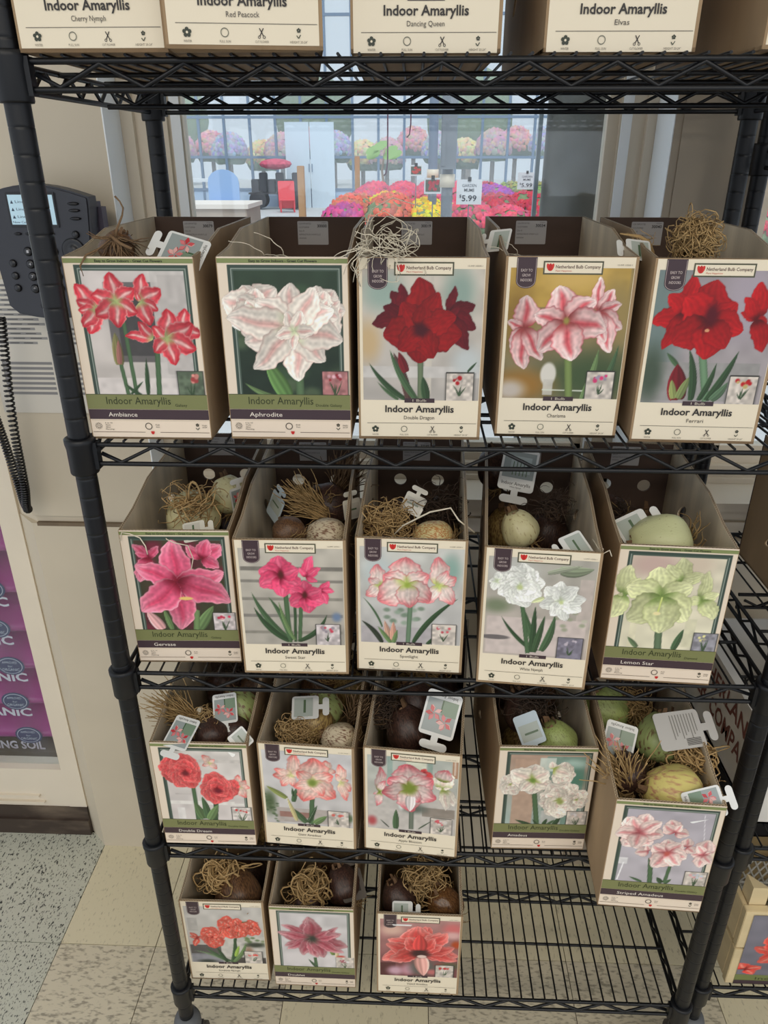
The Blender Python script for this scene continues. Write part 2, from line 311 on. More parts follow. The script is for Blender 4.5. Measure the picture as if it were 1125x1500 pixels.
ART=[
 (1,0,'G','Ambiance','Galaxy',((206, 198, 194), (196, 188, 182)),('green', (150, 60, 60), (214, 140, 130)),[
  ('R',41.1,93.5,110,182.2,(96,92,92)),
  ('R',51.8,100.8,101.8,172.3,(70,68,68)),
  ('R',93.9,56.2,135.3,194.3,(200,194,190)),
  ('R',101.7,79.6,133.7,189.9,(186,180,176)),
  ('R',13.1,55.4,144.5,75.1,(214,206,202)),
  ('S',58,141.7,61.4,54.6,5.5,(70,96,66)),
  ('S',91.9,105.9,87.9,54.8,6.9,(70,96,66)),
  ('S',47.7,92.4,51.6,54.5,5.5,(70,96,66)),
  ('L',74.7,54.7,78,99.8,3.4,0,(52,76,50)),
  ('L',66.8,54.6,49.5,69.3,3,1.8,(52,76,50)),
  ('L',54.8,55.8,71.7,72,2.3,0,(52,76,50)),
  ('L',46.6,90,46,127.8,7.1,0,(120,116,74)),
  ('L',46.8,91.2,48.8,119.7,3.9,0,(150,100,92)),
  ('F',29.3,151.7,((10.2,180.6,0.4),(8.4,162.8,0.38),(8.7,151.6,0.38),(17.7,125.3,0.43),(10.8,133.3,0.38)),'amb'),
  ('F',80,161,((86.6,191.4,0.38),(104.9,174.5,0.43),(99.6,152.1,0.38),(88.7,135,0.4),(76.5,172.1,0.31)),'amb'),
  ('F',52.9,160.9,((49.4,192.8,0.45),(25.8,168.5,0.45),(74.7,175.4,0.45),(75.9,148.6,0.43),(28,144.4,0.43),(50.1,132.4,0.43)),'amb'),
  ('F',122,129.5,((128.5,154.6,0.38),(145.2,127.3,0.45)),'amb'),
  ('F',89.2,121.1,((57.1,124.8,0.25),(74.1,139.5,0.33)),'amb'),
  ('F',103.9,120.1,((109.8,153.8,0.45),(90.4,135,0.43),(136.4,136.5,0.43),(137.3,108.1,0.43),(112.2,90.5,0.43),(88.2,104.7,0.43)),'amb')]),
 (1,1,'G','Aphrodite','Double Galaxy',((48, 66, 50), (36, 50, 40)),('red', (150, 50, 60), (220, 170, 180)),[
  ('N',4,54,135.8,190,40,11.8,((60,84,60),(34,48,38),(84,100,74)),3),
  ('S',85,94,85.3,51.7,10.6,(80,104,74)),
  ('L',71.2,51.5,46.8,96.6,10.9,0,(94,130,74)),
  ('L',59,51.4,20.6,69.4,3.8,2.9,(104,130,84)),
  ('D',39,151.2,35.2,0.98,14,1,'aph'),
  ('D',113.1,151.6,30.8,0.98,14,2,'aph'),
  ('F',81.6,131.7,((78.5,181.7,0.42),(41.3,162.3,0.42),(24.5,116.9,0.5),(55.9,98.2,0.4),(83.8,71.2,0.38),(115.5,94.3,0.42),(137,120.7,0.42),(126.3,154.5,0.42),(106.9,176.4,0.4),(6.1,142.5,0.3),(33.9,84,0.3)),'aph'),
  ('F',81.5,128.9,((73.9,151.4,0.4),(91.4,151.5,0.4),(105,129,0.4),(78.8,107.2,0.36),(60.5,123,0.4)),'aph')]),
 (1,2,'W','Double Dragon','',((196, 188, 176), (178, 172, 166)),('pot', (200, 190, 180), (160, 24, 30)),[
  ('B',29.1,170.5,23.2,20.3,(150,170,160),1),
  ('B',113.2,171,17.4,26.1,(140,160,150),1),
  ('R',76.7,51.6,84.5,195.1,(204,196,184)),
  ('B',11.7,116.8,14.5,23.2,(196,170,130),1),
  ('R',3.9,75.3,144.4,88.6,(200,196,192)),
  ('B',125.2,94.3,17.4,17.4,(190,196,196),1),
  ('S',71.6,96.8,72.6,49.1,7.5,(96,110,84)),
  ('L',55.9,48.9,12.1,93.4,4.1,4.1,(52,76,50)),
  ('L',46.9,48.8,21.6,71,2.6,1.4,(70,96,66)),
  ('L',58.9,48.9,40.1,105.4,5.8,-2.3,(84,60,56)),
  ('L',67.8,49,36.3,108.3,4.9,2.9,(70,96,66)),
  ('L',79.8,49.2,74.7,77.5,5.8,0,(52,76,50)),
  ('L',125.8,82.5,136.8,95,2,0,(52,76,50)),
  ('L',55.5,81.8,46.5,105.5,5.8,0,(110,28,36)),
  ('F',102.9,146,((108.7,178.6,0.22),(131.1,158.7,0.36),(133.4,132.1,0.36),(124.6,107.2,0.28),(113.8,157.2,0.3)),'drd'),
  ('F',51.8,145.7,((16.2,137,0.34),(38.9,173.3,0.36),(50,181,0.26),(29.1,156.7,0.36)),'drd'),
  ('F',72,131.6,((68.6,187.5,0.42),(48.8,159.6,0.5),(92.2,170.8,0.36),(28.5,125.6,0.56),(117.5,123.4,0.56),(110,146,0.46),(68.5,92.1,0.56),(87.3,98.4,0.5),(46.5,106.9,0.5)),'drg'),
  ('F',72,131.6,((54.5,155.5,0.5),(74.2,159.7,0.44),(93.2,140.3,0.5),(81.2,110.1,0.5),(55,117.2,0.5)),'drg'),
  ('B',71.5,129.4,9.3,7.5,(70,14,26),1)]),
 (1,3,'W','Charisma','',((150, 130, 82), (120, 112, 84)),('pot', (150, 140, 160), (200, 60, 110)),[
  ('R',1.9,153.7,137,197.8,(186,152,72)),
  ('B',77.5,187.9,34.3,17.6,(204,170,96),1),
  ('B',16.9,142.4,17.1,35.3,(140,110,50),1),
  ('B',126.9,149.2,20,35.3,(150,130,80),1),
  ('B',107.3,75.1,51.4,29.4,(66,84,54),1),
  ('B',25.7,64.7,34.3,17.6,(150,110,50),1),
  ('B',14.3,58.3,17.1,11.8,(190,180,170),1),
  ('B',57.2,77.5,8.6,12.9,(214,210,200),0.5),
  ('R',52.3,52.6,63.6,71.4,(200,196,186)),
  ('S',52.9,58.9,100.4,58,2.3,(196,200,186)),
  ('S',77.1,106.5,83.8,46.8,9.7,(110,128,74)),
  ('L',98.7,47,112.1,108.4,4.9,-2.3,(104,130,84)),
  ('L',113.5,47.2,134.3,114.5,4.3,-2.9,(70,96,66)),
  ('F',25,130.9,((26.4,166.7,0.5),(5.8,138,0.36),(10.8,107.2,0.4),(27.3,82.6,0.34),(47,92.6,0.3)),'cha'),
  ('F',107.2,149,((103.9,187.5,0.24),(120.8,174.4,0.36),(131.3,157.7,0.36),(134.6,129.2,0.4),(124.3,102.6,0.3),(117.1,114.3,0.3)),'cha'),
  ('F',71.6,137.2,((61.9,177.6,0.56),(101.3,163.1,0.5),(36,146.9,0.46),(117.9,130.4,0.5),(41.5,105.1,0.46),(82,93,0.5)),'cha'),
  ('B',72,138.9,3.4,4.1,(150,140,70),1)]),
 (1,4,'W','Ferrari','',((150, 142, 146), (170, 162, 164)),('pot', (200, 180, 120), (170, 24, 30)),[
  ('B',13.2,151.6,27.8,87.3,(112,128,126),1),
  ('B',104.5,166.6,27.8,43.7,(166,156,166),1),
  ('R',5.5,51.1,132.3,96,(150,148,146)),
  ('B',12.5,81.8,13.9,32,(70,84,70),1),
  ('S',67,103.7,79.3,52.1,9.4,(100,130,100)),
  ('L',62.4,51.8,50.9,112.1,5.3,-3.3,(52,76,50)),
  ('L',79.3,52.1,106,110.8,5,-2.2,(52,76,50)),
  ('L',70.9,51.9,84,96.6,4.2,-2.2,(52,76,50)),
  ('L',85,52.3,100.5,74.6,5.6,-1.7,(84,110,84)),
  ('L',41.8,91.4,26.8,107.1,3.6,0,(70,96,66)),
  ('L',46.7,52,41.3,94.3,12.5,0,(110,26,34)),
  ('L',42.8,53.5,37.2,76.3,5,0,(140,150,90)),
  ('L',47.9,53.6,56.3,79.7,5.6,0,(120,134,84)),
  ('F',116.9,144.6,((115.2,185.2,0.34),(129.5,142,0.5),(131,108.9,0.34),(99.2,152.7,0.3),(101.3,169.3,0.3)),'fer'),
  ('F',40.2,151.9,((42.8,192.5,0.3),(5.3,140.2,0.4),(19.6,171.1,0.42),(22.3,109.3,0.24)),'fer'),
  ('F',66.4,141.1,((67.6,186.5,0.56),(37.5,168.5,0.6),(95,161,0.5),(105.7,133.2,0.5),(30.7,117.6,0.56),(71,99.3,0.52),(90.6,112.8,0.5)),'fer'),
  ('B',69,149.5,7.2,11.6,(84,6,24),1),
  ('B',66.7,132,2.5,1.7,(214,150,110),0.4)]),
 (2,0,'G','Gervase','Galaxy',((74, 60, 48), (60, 62, 44)),('pink', (220, 214, 206), (210, 60, 90)),[
  ('N',-3.6,55.4,138.3,189.7,30,12.6,((90,40,50),(60,70,40),(120,40,60)),5),
  ('L',52.9,55.8,44.1,90.5,4.7,0,(104,130,84)),
  ('L',62.9,55.9,60,86.8,4.1,0,(70,96,66)),
  ('L',89.5,56.1,113.2,94.8,8.8,0,(104,130,84)),
  ('S',89.5,87,86.2,56,9.4,(104,130,84)),
  ('F',104.8,168.3,((84.7,185.9,0.4),(131.9,187.9,0.5),(127.1,154.1,0.4),(114,196.6,0.4)),'ger'),
  ('F',35.1,167.9,((16,189,0.3),(17.1,174.9,0.3),(50.1,185.7,0.3),(17.3,131.6,0.4)),'ger'),
  ('L',39.7,55.7,20.7,86.5,9.4,0,(226,170,170)),
  ('F',68,131.2,((65.5,195.6,0.4),(14.6,157.8,0.34),(132.6,145.1,0.34),(67.8,55.1,0.34),(138.4,102.6,0.34),(13.8,84.6,0.38)),'ger'),
  ('S',68,131.2,78.2,102.2,1.9,(120,30,60)),
  ('B',77,105.9,8.8,2.5,(236,200,120),0.3)]),
 (2,1,'W','Sweet Star','',((186, 180, 168), (170, 164, 154)),('pink', (150, 140, 150), (200, 70, 90)),[
  ('R',7,163.1,139.8,169.2,(120,116,108)),
  ('R',5.5,145.4,139.3,149.8,(130,126,118)),
  ('R',3.2,118.1,138.7,122.8,(140,136,126)),
  ('R',1.1,92.1,138.1,96.9,(130,126,120)),
  ('R',-1.1,65.9,137.4,70.5,(140,136,126)),
  ('S',63.8,128.9,65.9,53.9,7.4,(70,96,66)),
  ('S',83.3,110.9,79.2,54.2,6.1,(70,96,66)),
  ('S',75.2,107.1,73.4,54.1,4.9,(52,76,50)),
  ('L',67.6,54,18.5,131.9,5.2,6.1,(70,96,66)),
  ('L',64.3,53.9,19.9,109.2,5.2,6.1,(52,76,50)),
  ('L',67.6,54,40,124.9,4.9,-4.3,(70,96,66)),
  ('L',77.3,54.1,117.5,98.5,4.6,-7.4,(52,76,50)),
  ('L',72.5,56,53.7,117.8,3.7,2.5,(104,130,84)),
  ('B',130,93.1,6.1,6.9,(110,130,160),1),
  ('F',91.5,154.4,((100.6,186,0.3),(110.6,168.8,0.3),(106.7,147.5,0.3),(82.9,168.4,0.3)),'swe'),
  ('F',109.3,133.2,((122.3,147.8,0.34),(128,133.5,0.34),(118,113.3,0.34)),'swe'),
  ('F',59.1,155.7,((56.3,185.4,0.62),(30.9,164.2,0.56),(31,139.3,0.56),(60.3,123.4,0.56),(86.2,140.1,0.56),(82.2,166.7,0.56)),'swe'),
  ('B',59.2,157.5,3.7,6.2,(84,30,30),1),
  ('F',89.6,125.7,((88.2,149.1,0.6),(68.8,134.4,0.56),(69,110.7,0.56),(94.7,99.2,0.5),(114.4,116.9,0.56),(111,136.8,0.5)),'swe'),
  ('B',88.7,127.1,3.1,4.8,(84,30,30),1)]),
 (2,2,'W','Spotlight','',((196, 196, 190), (186, 184, 182)),('pot', (206, 200, 196), (200, 90, 100)),[
  ('B',28.8,160.1,18.6,21.3,(190,200,200),1),
  ('B',123.5,164.2,12.4,21.3,(140,170,160),1),
  ('N',38.4,77.7,86.9,110.8,16,5,((110,130,110),(140,160,140)),6),
  ('R',6.6,46.4,133.5,74.7,(176,170,172)),
  ('S',72.1,110.1,69.7,49.7,7.4,(96,120,96)),
  ('L',35,47.9,6.1,83.9,4.6,-3.1,(50,58,46)),
  ('L',35.1,73.7,7.2,122.2,2.2,-3.1,(70,96,66)),
  ('L',76.6,50.1,136.5,123.7,4.6,6.2,(52,76,50)),
  ('L',94.9,48.3,120.4,74.1,3.7,0,(52,76,50)),
  ('L',46.7,48.5,37.7,85.5,5.3,0,(190,150,130)),
  ('L',50,48.7,49.8,84.1,5.3,0,(200,150,130)),
  ('L',46.7,48.5,28.5,75.3,4,0,(104,130,84)),
  ('L',50,48.7,55.5,70.8,4,0,(104,130,84)),
  ('F',31.9,138.3,((28.8,171,0.41),(16.6,148.7,0.41),(14,120.7,0.41)),'spo'),
  ('F',108.5,141.7,((107.8,184.3,0.39),(131.8,153.7,0.46),(127.1,112.7,0.41),(93.3,113,0.34),(120.4,164.1,0.34)),'spo'),
  ('F',67.1,141.7,((65,182.2,0.69),(35.8,155,0.57),(96,156.5,0.57),(28.6,115.7,0.57),(98,117,0.53),(70.8,105.5,0.53)),'spo'),
  ('B',67.8,140.6,3.7,4.3,(150,170,70),1)]),
 (2,3,'W','White Nymph','',((170, 166, 156), (190, 178, 168)),('dark', (120, 116, 130), (200, 190, 200)),[
  ('B',34.9,176.1,36.2,21.1,(190,190,184),1),
  ('L',94.2,180.2,136.3,184.9,9,-3,(130,140,116)),
  ('L',79.8,175.7,122.7,189.1,4.5,0,(150,156,136)),
  ('R',121,95.4,138.2,169.3,(190,178,170)),
  ('B',20.1,124.6,18.1,10.5,(120,130,104),1),
  ('R',8.8,51.3,134.9,107.8,(206,192,186)),
  ('B',20.1,75.6,18.1,3.5,(110,104,104),0.6),
  ('N',90.5,92.9,132.8,126,12,4.2,((150,156,130),(190,190,170)),7),
  ('L',75,57.1,52.2,127.1,5.1,0,(70,96,66)),
  ('L',81.3,57.6,94.5,115.6,6,-3,(70,96,66)),
  ('L',71.9,56.8,25.7,110.2,3.6,4.2,(52,76,50)),
  ('L',69,54.6,68.9,128.4,5.1,0,(52,76,50)),
  ('L',72.1,54.9,82.3,114.7,5.1,0,(60,84,56)),
  ('S',52.2,127.1,64.3,54.2,6.6,(70,96,66)),
  ('D',47,155,29.5,1.16,18,8,'whi'),
  ('F',17.8,160.7,((7.2,160,0.48),(14.1,146.1,0.48),(19.9,175,0.48)),'whi'),
  ('L',78.6,139.3,62.5,131.5,4.2,0,(214,220,170)),
  ('F',100,136.2,((97.1,165.7,0.48),(78.6,156.2,0.48),(72.6,128.6,0.43),(88.6,113.3,0.43),(107.6,106.3,0.41),(125.7,121.8,0.43),(131.1,140.4,0.41),(118.6,159.1,0.41)),'whi'),
  ('F',100,136.2,((91,151.7,0.48),(112.2,149.7,0.48),(111.5,128,0.48),(93.8,122.9,0.48)),'whi'),
  ('B',47.2,152.8,3.6,3.5,(190,200,140),1),
  ('B',100.2,134.4,2.4,2.8,(200,210,150),1)]),
 (2,4,'G','Lemon Star','Diamond',((212, 204, 182), (222, 216, 190)),('yel', (130, 128, 138), (220, 214, 150)),[
  ('B',46.6,181.7,35.2,17.6,(196,170,160),1),
  ('B',97.2,184.5,22.6,14.7,(206,190,170),1),
  ('R',27.7,55.5,36.8,105.9,(226,220,190)),
  ('R',97.5,60.4,111.3,104.2,(214,210,180)),
  ('S',38.7,93,138,73.3,1.3,(190,190,166)),
  ('S',64.6,91.4,68.1,55,10.6,(90,110,84)),
  ('L',41.3,55.8,26.8,72.3,4.3,0,(96,116,84)),
  ('L',87.6,54.7,96.8,88.6,5.5,0,(70,96,66)),
  ('F',14,136.5,((14.5,180.6,0.37),(4.2,99.9,0.44),(6.1,136,0.44),(31.3,162.5,0.33)),'lem'),
  ('F',81.1,159.2,((79.1,194,0.44),(110,170.1,0.37),(96.4,160.1,0.4),(60.6,182.5,0.4)),'lem'),
  ('F',111.5,133,((113.8,177,0.24),(131.5,143.6,0.4),(132.1,105.6,0.44),(92.1,131.8,0.44)),'lem'),
  ('F',60.9,136.2,((53.3,179.7,0.55),(15.7,149.2,0.48),(97.4,154,0.51),(24.9,95.3,0.51),(99.8,101.9,0.51),(68.8,80.1,0.51)),'lem'),
  ('S',62.1,134.7,60.1,110.6,3.5,(190,200,120)),
  ('B',59.1,109.9,4.5,2.6,(236,224,170),0.4)]),
 (3,0,'G','Double Dream','Double Galaxy',((214, 208, 202), (208, 200, 196)),('red2', (214, 206, 200), (200, 50, 50)),[
  ('R',16.9,171.9,135.3,178.2,(200,194,188)),
  ('R',11.8,86.9,116.6,94.3,(226,222,216)),
  ('R',27.1,55.6,38.9,79.9,(226,222,218)),
  ('R',115.9,86.4,130.9,90.8,(226,222,216)),
  ('R',27.5,107,51.1,109.7,(190,182,178)),
  ('S',56.4,131,57,56.6,7.7,(70,96,66)),
  ('S',87.7,89.4,84.2,54.5,8.6,(52,76,50)),
  ('L',65.9,56.9,55,92.3,7.9,0,(84,108,70)),
  ('L',73.4,57.1,67.3,104.4,6.9,-1.4,(70,96,66)),
  ('L',74.6,55.1,91.1,87.6,7.9,0,(104,130,84)),
  ('F',86.5,171.2,((76.8,187.5,0.4),(94.3,178.8,0.4),(96.8,160.4,0.4),(74.5,165.3,0.4)),'gia'),
  ('F',125.1,125.5,((125.8,150.1,0.3),(137.8,139.2,0.36),(143,123.2,0.36),(134.8,102.7,0.36)),'gia'),
  ('D',27.8,156.5,20.7,1.3,14,9,'dbl'),
  ('D',48.2,153.4,27.2,1.3,22,10,'dbl'),
  ('D',113.2,121.3,15.7,1.3,14,11,'dbl'),
  ('D',92.9,120.6,27.2,1.3,22,12,'dbl'),
  ('B',47.7,149.6,5.7,4.8,(110,30,40),1),
  ('B',93.9,115.9,6.3,4.8,(110,20,40),1)]),
 (3,1,'W','Giant Amadeus','',((206, 204, 204), (196, 192, 190)),('pot', (206, 204, 204), (220, 110, 100)),[
  ('S',110.6,198.4,139.2,170,1.2,(176,176,176)),
  ('S',139.7,197.3,113.9,169.5,1.2,(176,176,176)),
  ('B',12.4,91.4,10.1,24.9,(84,100,70),1),
  ('N',2.3,52.6,24,112,24,2.9,((70,90,60),(110,126,96)),13),
  ('R',23.2,52.7,137.5,82.3,(176,166,160)),
  ('R',26.8,63.1,77.5,74.3,(150,110,100)),
  ('B',135.8,68.3,4.3,7.6,(90,110,80),1),
  ('S',79.2,113.5,75.1,52,8.7,(70,96,66)),
  ('L',70.7,53.6,86.3,92.9,4.3,0,(52,76,50)),
  ('S',70.9,57.6,85.5,90.9,1.2,(226,226,210)),
  ('L',79.6,52.5,100.8,70.7,6.5,0,(104,130,84)),
  ('L',67.8,53.3,45.7,82.9,6.5,0,(70,96,66)),
  ('L',39.4,101.9,8.5,125,5.8,0,(130,140,80)),
  ('L',49.2,95.1,55.1,124.6,5,0,(70,96,66)),
  ('L',53.1,55.8,39.6,105.8,4.3,0,(190,180,130)),
  ('L',49.9,106.8,48.7,125,2.9,0,(52,76,50)),
  ('F',49.2,148.7,((54.5,193.4,0.3),(20.4,146,0.4),(22.7,159.3,0.3),(32.1,126.3,0.36),(50.9,126.1,0.3),(64,159.4,0.4)),'gia'),
  ('F',123.1,142.5,((122.6,177.7,0.3),(135.2,147.4,0.4),(138.3,125,0.4),(132.9,105.3,0.24),(116.4,158.7,0.3)),'gia'),
  ('F',103.9,164.9,((101.7,183.1,0.5),(116.5,160.5,0.5)),'gia'),
  ('F',80.2,138.4,((85,186.1,0.6),(56.8,156.9,0.46),(112.1,154.5,0.5),(115.1,109.3,0.5),(65.4,97.6,0.5),(50.9,126.1,0.4),(96.4,111.4,0.4)),'gia'),
  ('B',80.1,136.5,7.2,7.6,(120,140,60),1)]),
 (3,2,'W','Apple Blossom','',((180, 184, 176), (190, 184, 174)),('pot', (206, 200, 196), (204, 90, 100)),[
  ('R',63.4,163.2,93,197.9,(214,216,196)),
  ('R',35.7,102.8,43.8,199,(150,170,162)),
  ('R',94.8,126.2,102.5,197.3,(140,160,150)),
  ('R',130.9,164.6,138.9,200,(176,130,100)),
  ('R',133.4,170.4,136.3,197.9,(214,196,180)),
  ('R',6.6,47.3,138.3,117,(196,190,184)),
  ('R',88.7,83,137.5,101.5,(140,130,120)),
  ('B',12.5,64.2,7,9.5,(180,80,84),1),
  ('B',77.1,97,18.2,9.5,(96,104,96),1),
  ('B',57.1,101.9,4.2,9.5,(226,230,226),1),
  ('S',72.6,92.4,72.6,54.9,8.4,(100,108,96)),
  ('L',48.9,51.4,49.3,93.1,6,0,(70,96,66)),
  ('L',38.7,53,23.5,69.8,1.8,0,(50,60,50)),
  ('L',83.6,55.5,105.9,77.6,1.8,0,(60,76,56)),
  ('F',24.3,124.3,((27.2,175.2,0.2),(14.3,119.2,0.34),(20.7,94.9,0.24),(32.8,148.1,0.3)),'app'),
  ('F',118,140.7,((122.8,180,0.5),(106.8,144.8,0.3),(135.8,109,0.36),(128.9,145.8,0.3),(123.6,99.6,0.26)),'amd'),
  ('F',117.5,155.5,((122.8,180,0.6),),'app'),
  ('F',86.9,168.1,((92.1,178.8,0.5),(103.5,162.9,0.5)),'dbl'),
  ('F',69.4,136.1,((65.9,184.6,0.66),(37,154.3,0.6),(102.2,160.9,0.6),(27.9,121,0.5),(109.6,120.7,0.5),(71.5,89.4,0.5),(82.5,109.3,0.4)),'app'),
  ('L',71,121.1,70.1,90.1,9.1,0,(226,216,214)),
  ('B',69.4,136.1,9.8,11.4,(120,136,50),1)]),
 (3,3,'G','Amadeus','Double Galaxy',((176, 148, 130), (160, 176, 170)),('pot', (206, 200, 200), (220, 200, 190)),[
  ('R',71.3,50.9,127.6,191.9,(120,150,138)),
  ('R',61.3,162.8,84.7,188.9,(206,216,206)),
  ('B',111.7,176.8,18.2,9,(170,196,186),1),
  ('B',109.8,148.8,21.5,20.1,(84,130,112),1),
  ('R',71.3,50.9,101.8,84,(190,190,186)),
  ('R',25.3,54.4,57.6,186.2,(184,154,134)),
  ('S',57.8,119,67.1,50.8,8.9,(70,96,66)),
  ('L',59.4,51.8,32.2,63.9,4.1,0,(52,76,50)),
  ('L',67.9,52,59.1,65.7,2.8,0,(52,76,50)),
  ('L',76.3,52.2,81.6,67.4,4.1,0,(52,76,50)),
  ('L',91.6,51.4,102.1,72.6,5,0,(52,76,50)),
  ('L',81.4,52.3,93.6,65.4,3.3,0,(70,96,66)),
  ('D',97.6,157.2,18.2,1.35,14,14,'amd'),
  ('D',21,135.9,18.2,1.35,12,15,'amd'),
  ('F',81.9,167.6,((78.9,182.4,0.48),(108.9,157.4,0.48)),'amd'),
  ('F',53.1,145.3,((53.6,176.6,0.72),(22.2,142.5,0.66),(19.1,161.9,0.6),(52.2,116.7,0.72),(83.5,135.1,0.6),(75.9,163.2,0.6),(36.8,123,0.48)),'amd'),
  ('B',53.2,144.3,4.3,4.5,(110,140,60),1),
  ('D',96.2,106.5,31.4,1.35,18,16,'amd'),
  ('D',122.6,107.1,18.2,1.35,12,17,'amd'),
  ('B',98.3,102.1,5,5.4,(150,160,90),1)]),
 (3,4,'G','Striped Amadeus','Double Galaxy',((176, 170, 178), (184, 178, 184)),('pot', (190, 196, 204), (220, 170, 170)),[
  ('R',16.2,89.6,29.9,102.1,(224,222,222)),
  ('S',24.9,92.3,20.4,58.1,3.3,(220,218,220)),
  ('S',118.4,190.2,128.5,121.2,2.3,(200,196,200)),
  ('S',60.5,103.4,65.8,55.3,8,(70,96,66)),
  ('S',88.3,89.7,85.8,57.5,6.1,(70,96,66)),
  ('L',54.7,56,35.1,65.3,3,0,(70,96,66)),
  ('L',82,56.3,73.8,67.5,4.7,0,(52,76,50)),
  ('L',86.1,55.6,94.7,66,3.5,0,(70,96,66)),
  ('F',85,156,((77.3,179.6,0.56),(68,168.3,0.56),(104.2,152.6,0.56),(92.4,170.7,0.42)),'stp'),
  ('F',129.2,117.7,((130.2,146.3,0.56),(139.6,122.3,0.56),(111.9,115.9,0.56),(126.3,91.8,0.48),(142.4,100.8,0.42),(117.4,134.4,0.42)),'stp'),
  ('D',36.9,151.4,27,1.34,16,18,'stp'),
  ('F',38.1,151.5,((46.5,187,0.56),(24.3,178.1,0.56),(6,146.6,0.5),(71,149.4,0.56),(34.7,122.6,0.56),(64.5,174.9,0.42)),'stp'),
  ('F',55.8,117.5,((37.5,112,0.56),(51.7,127.9,0.56)),'stp'),
  ('F',104.4,129.6,((103.9,147.3,0.56),(117.4,120.1,0.56)),'stp'),
  ('F',81.4,116.4,((78.3,143,0.59),(58,128.5,0.59),(98.3,136.1,0.59),(108.1,108.2,0.59),(90.8,89.9,0.56),(65.8,85.5,0.56),(100.6,92.8,0.5)),'stp'),
  ('B',80.4,114.5,3.8,4.4,(190,90,80),1)]),
 (4,0,'W','Sunshine Nymph','',((192, 188, 182), (184, 178, 170)),('pot', (206, 200, 196), (220, 90, 80)),[
  ('R',9.1,132.5,26,166.4,(176,172,166)),
  ('R',7.5,67.8,62.2,96,(84,80,78)),
  ('R',7.9,45.6,62.8,72.1,(140,140,146)),
  ('B',35.4,51.2,16.2,5.6,(60,66,60),1),
  ('R',62.2,65.5,141.8,120.4,(200,196,188)),
  ('N',107.5,93.4,140.1,118.2,20,4.4,((96,120,76),(124,140,100)),19),
  ('B',122.6,98.3,17.6,6.5,(60,66,56),1),
  ('B',110.9,80.5,7.4,12.9,(150,120,100),1),
  ('R',81.2,46.3,139.2,64.1,(70,64,62)),
  ('L',69.9,52.5,10.5,81,3.7,-4.4,(110,130,100)),
  ('L',75.8,52.8,33.7,90.6,5.1,2.9,(70,96,66)),
  ('L',78.6,50.6,86.1,116.2,5.9,-4.4,(70,96,66)),
  ('S',89.5,114.2,81.6,50.8,5.9,(52,76,50)),
  ('L',81.6,50.8,107.1,106.3,5.1,-4.4,(104,130,84)),
  ('L',86,66.4,94.6,97.3,4.4,0,(150,180,80)),
  ('L',69.7,50.3,53.1,93.5,4.4,0,(52,76,50)),
  ('F',23,113.9,((10.8,128.3,0.3),(8.8,117.6,0.3),(14.7,92.1,0.3),(38.2,118.7,0.3)),'sun'),
  ('D',49.7,117,20.6,1.46,18,20,'sun'),
  ('D',81.3,143.5,20.6,1.46,16,21,'sun'),
  ('D',120.3,142.8,16.2,1.46,16,22,'sun'),
  ('D',96.7,137.8,16.2,1.46,14,23,'sun'),
  ('D',93.5,150.2,13.2,1.46,10,24,'sun')]),
 (4,1,'G','Doublet','Double Galaxy',((204, 200, 200), (210, 204, 204)),('pot', (210, 206, 206), (160, 90, 100)),[
  ('B',50.1,76.5,28.1,16.9,(216,210,210),1),
  ('S',74.4,80.2,76,50,7,(70,96,66)),
  ('L',77.5,51.2,61.5,77.2,3.5,0,(52,76,50)),
  ('S',64.2,75.3,77.5,53.4,1.1,(226,230,216)),
  ('L',107.1,88.7,100.7,107.4,4.9,0,(110,130,70)),
  ('L',112.6,82.6,114.7,108.2,4.2,0,(206,190,150)),
  ('B',119.7,85.2,7,3.4,(200,90,80),1),
  ('F',69.4,130.5,((66.4,187.2,0.34),(20,165.4,0.2),(11,143.4,0.26),(22.8,106.7,0.26),(117.5,161.7,0.18),(122.6,144,0.26),(131.5,109.3,0.34)),'dou'),
  ('F',72.2,130.7,((68.9,181.4,0.4),(14.5,143.7,0.2),(27.2,98.5,0.2),(53.4,85.3,0.34),(78.6,80.5,0.32),(91.4,81.3,0.32),(124.1,94,0.22),(118.4,141.7,0.2),(102.1,153,0.22)),'dou'),
  ('B',72.2,130.7,4.2,5.1,(50,54,50),1)]),
 (4,2,'W','Dazed Amadeus','',((176, 130, 126), (120, 70, 72)),('pot', (200, 194, 190), (190, 50, 50)),[
  ('B',25.7,169,18.7,13.8,(214,176,160),1),
  ('B',129,175.1,17.1,13.8,(206,110,110),1),
  ('B',128.1,159.7,15.6,9.2,(216,170,166),1),
  ('B',135.2,135.6,7.8,9.2,(176,70,30),1),
  ('R',5.6,46.2,32.4,83.4,(84,44,46)),
  ('B',32.6,62.3,14,11.5,(200,160,176),1),
  ('B',54.7,66,10.9,13.8,(206,150,166),1),
  ('B',79.8,72.4,23.3,20.7,(90,96,90),1),
  ('B',117.1,81.8,14,4.6,(190,60,66),1),
  ('B',125,79.9,18.7,9.2,(84,90,64),1),
  ('B',95.8,61.6,10.9,6.9,(190,110,110),1),
  ('F',78,150,((53.1,172.8,0.5),(90.9,179.5,0.5),(81.8,181.1,0.4)),'dan'),
  ('F',75.6,116.1,((66.6,180.2,0.56),(19.6,146.5,0.3),(8.8,88.9,0.34),(141,108.7,0.34),(138.6,92.4,0.26),(109.6,165.2,0.4),(120.2,165.8,0.34)),'dan'),
  ('F',75.6,116.1,((15,130.5,0.34),(23,87.4,0.36),(50.3,150.6,0.5),(134,126.5,0.3),(112.2,134.2,0.4),(99.4,151.3,0.4)),'dan'),
  ('L',74,118.2,73.9,159.8,14,0,(206,70,68)),
  ('L',76,100,81.9,50,14.8,0,(232,170,160)),
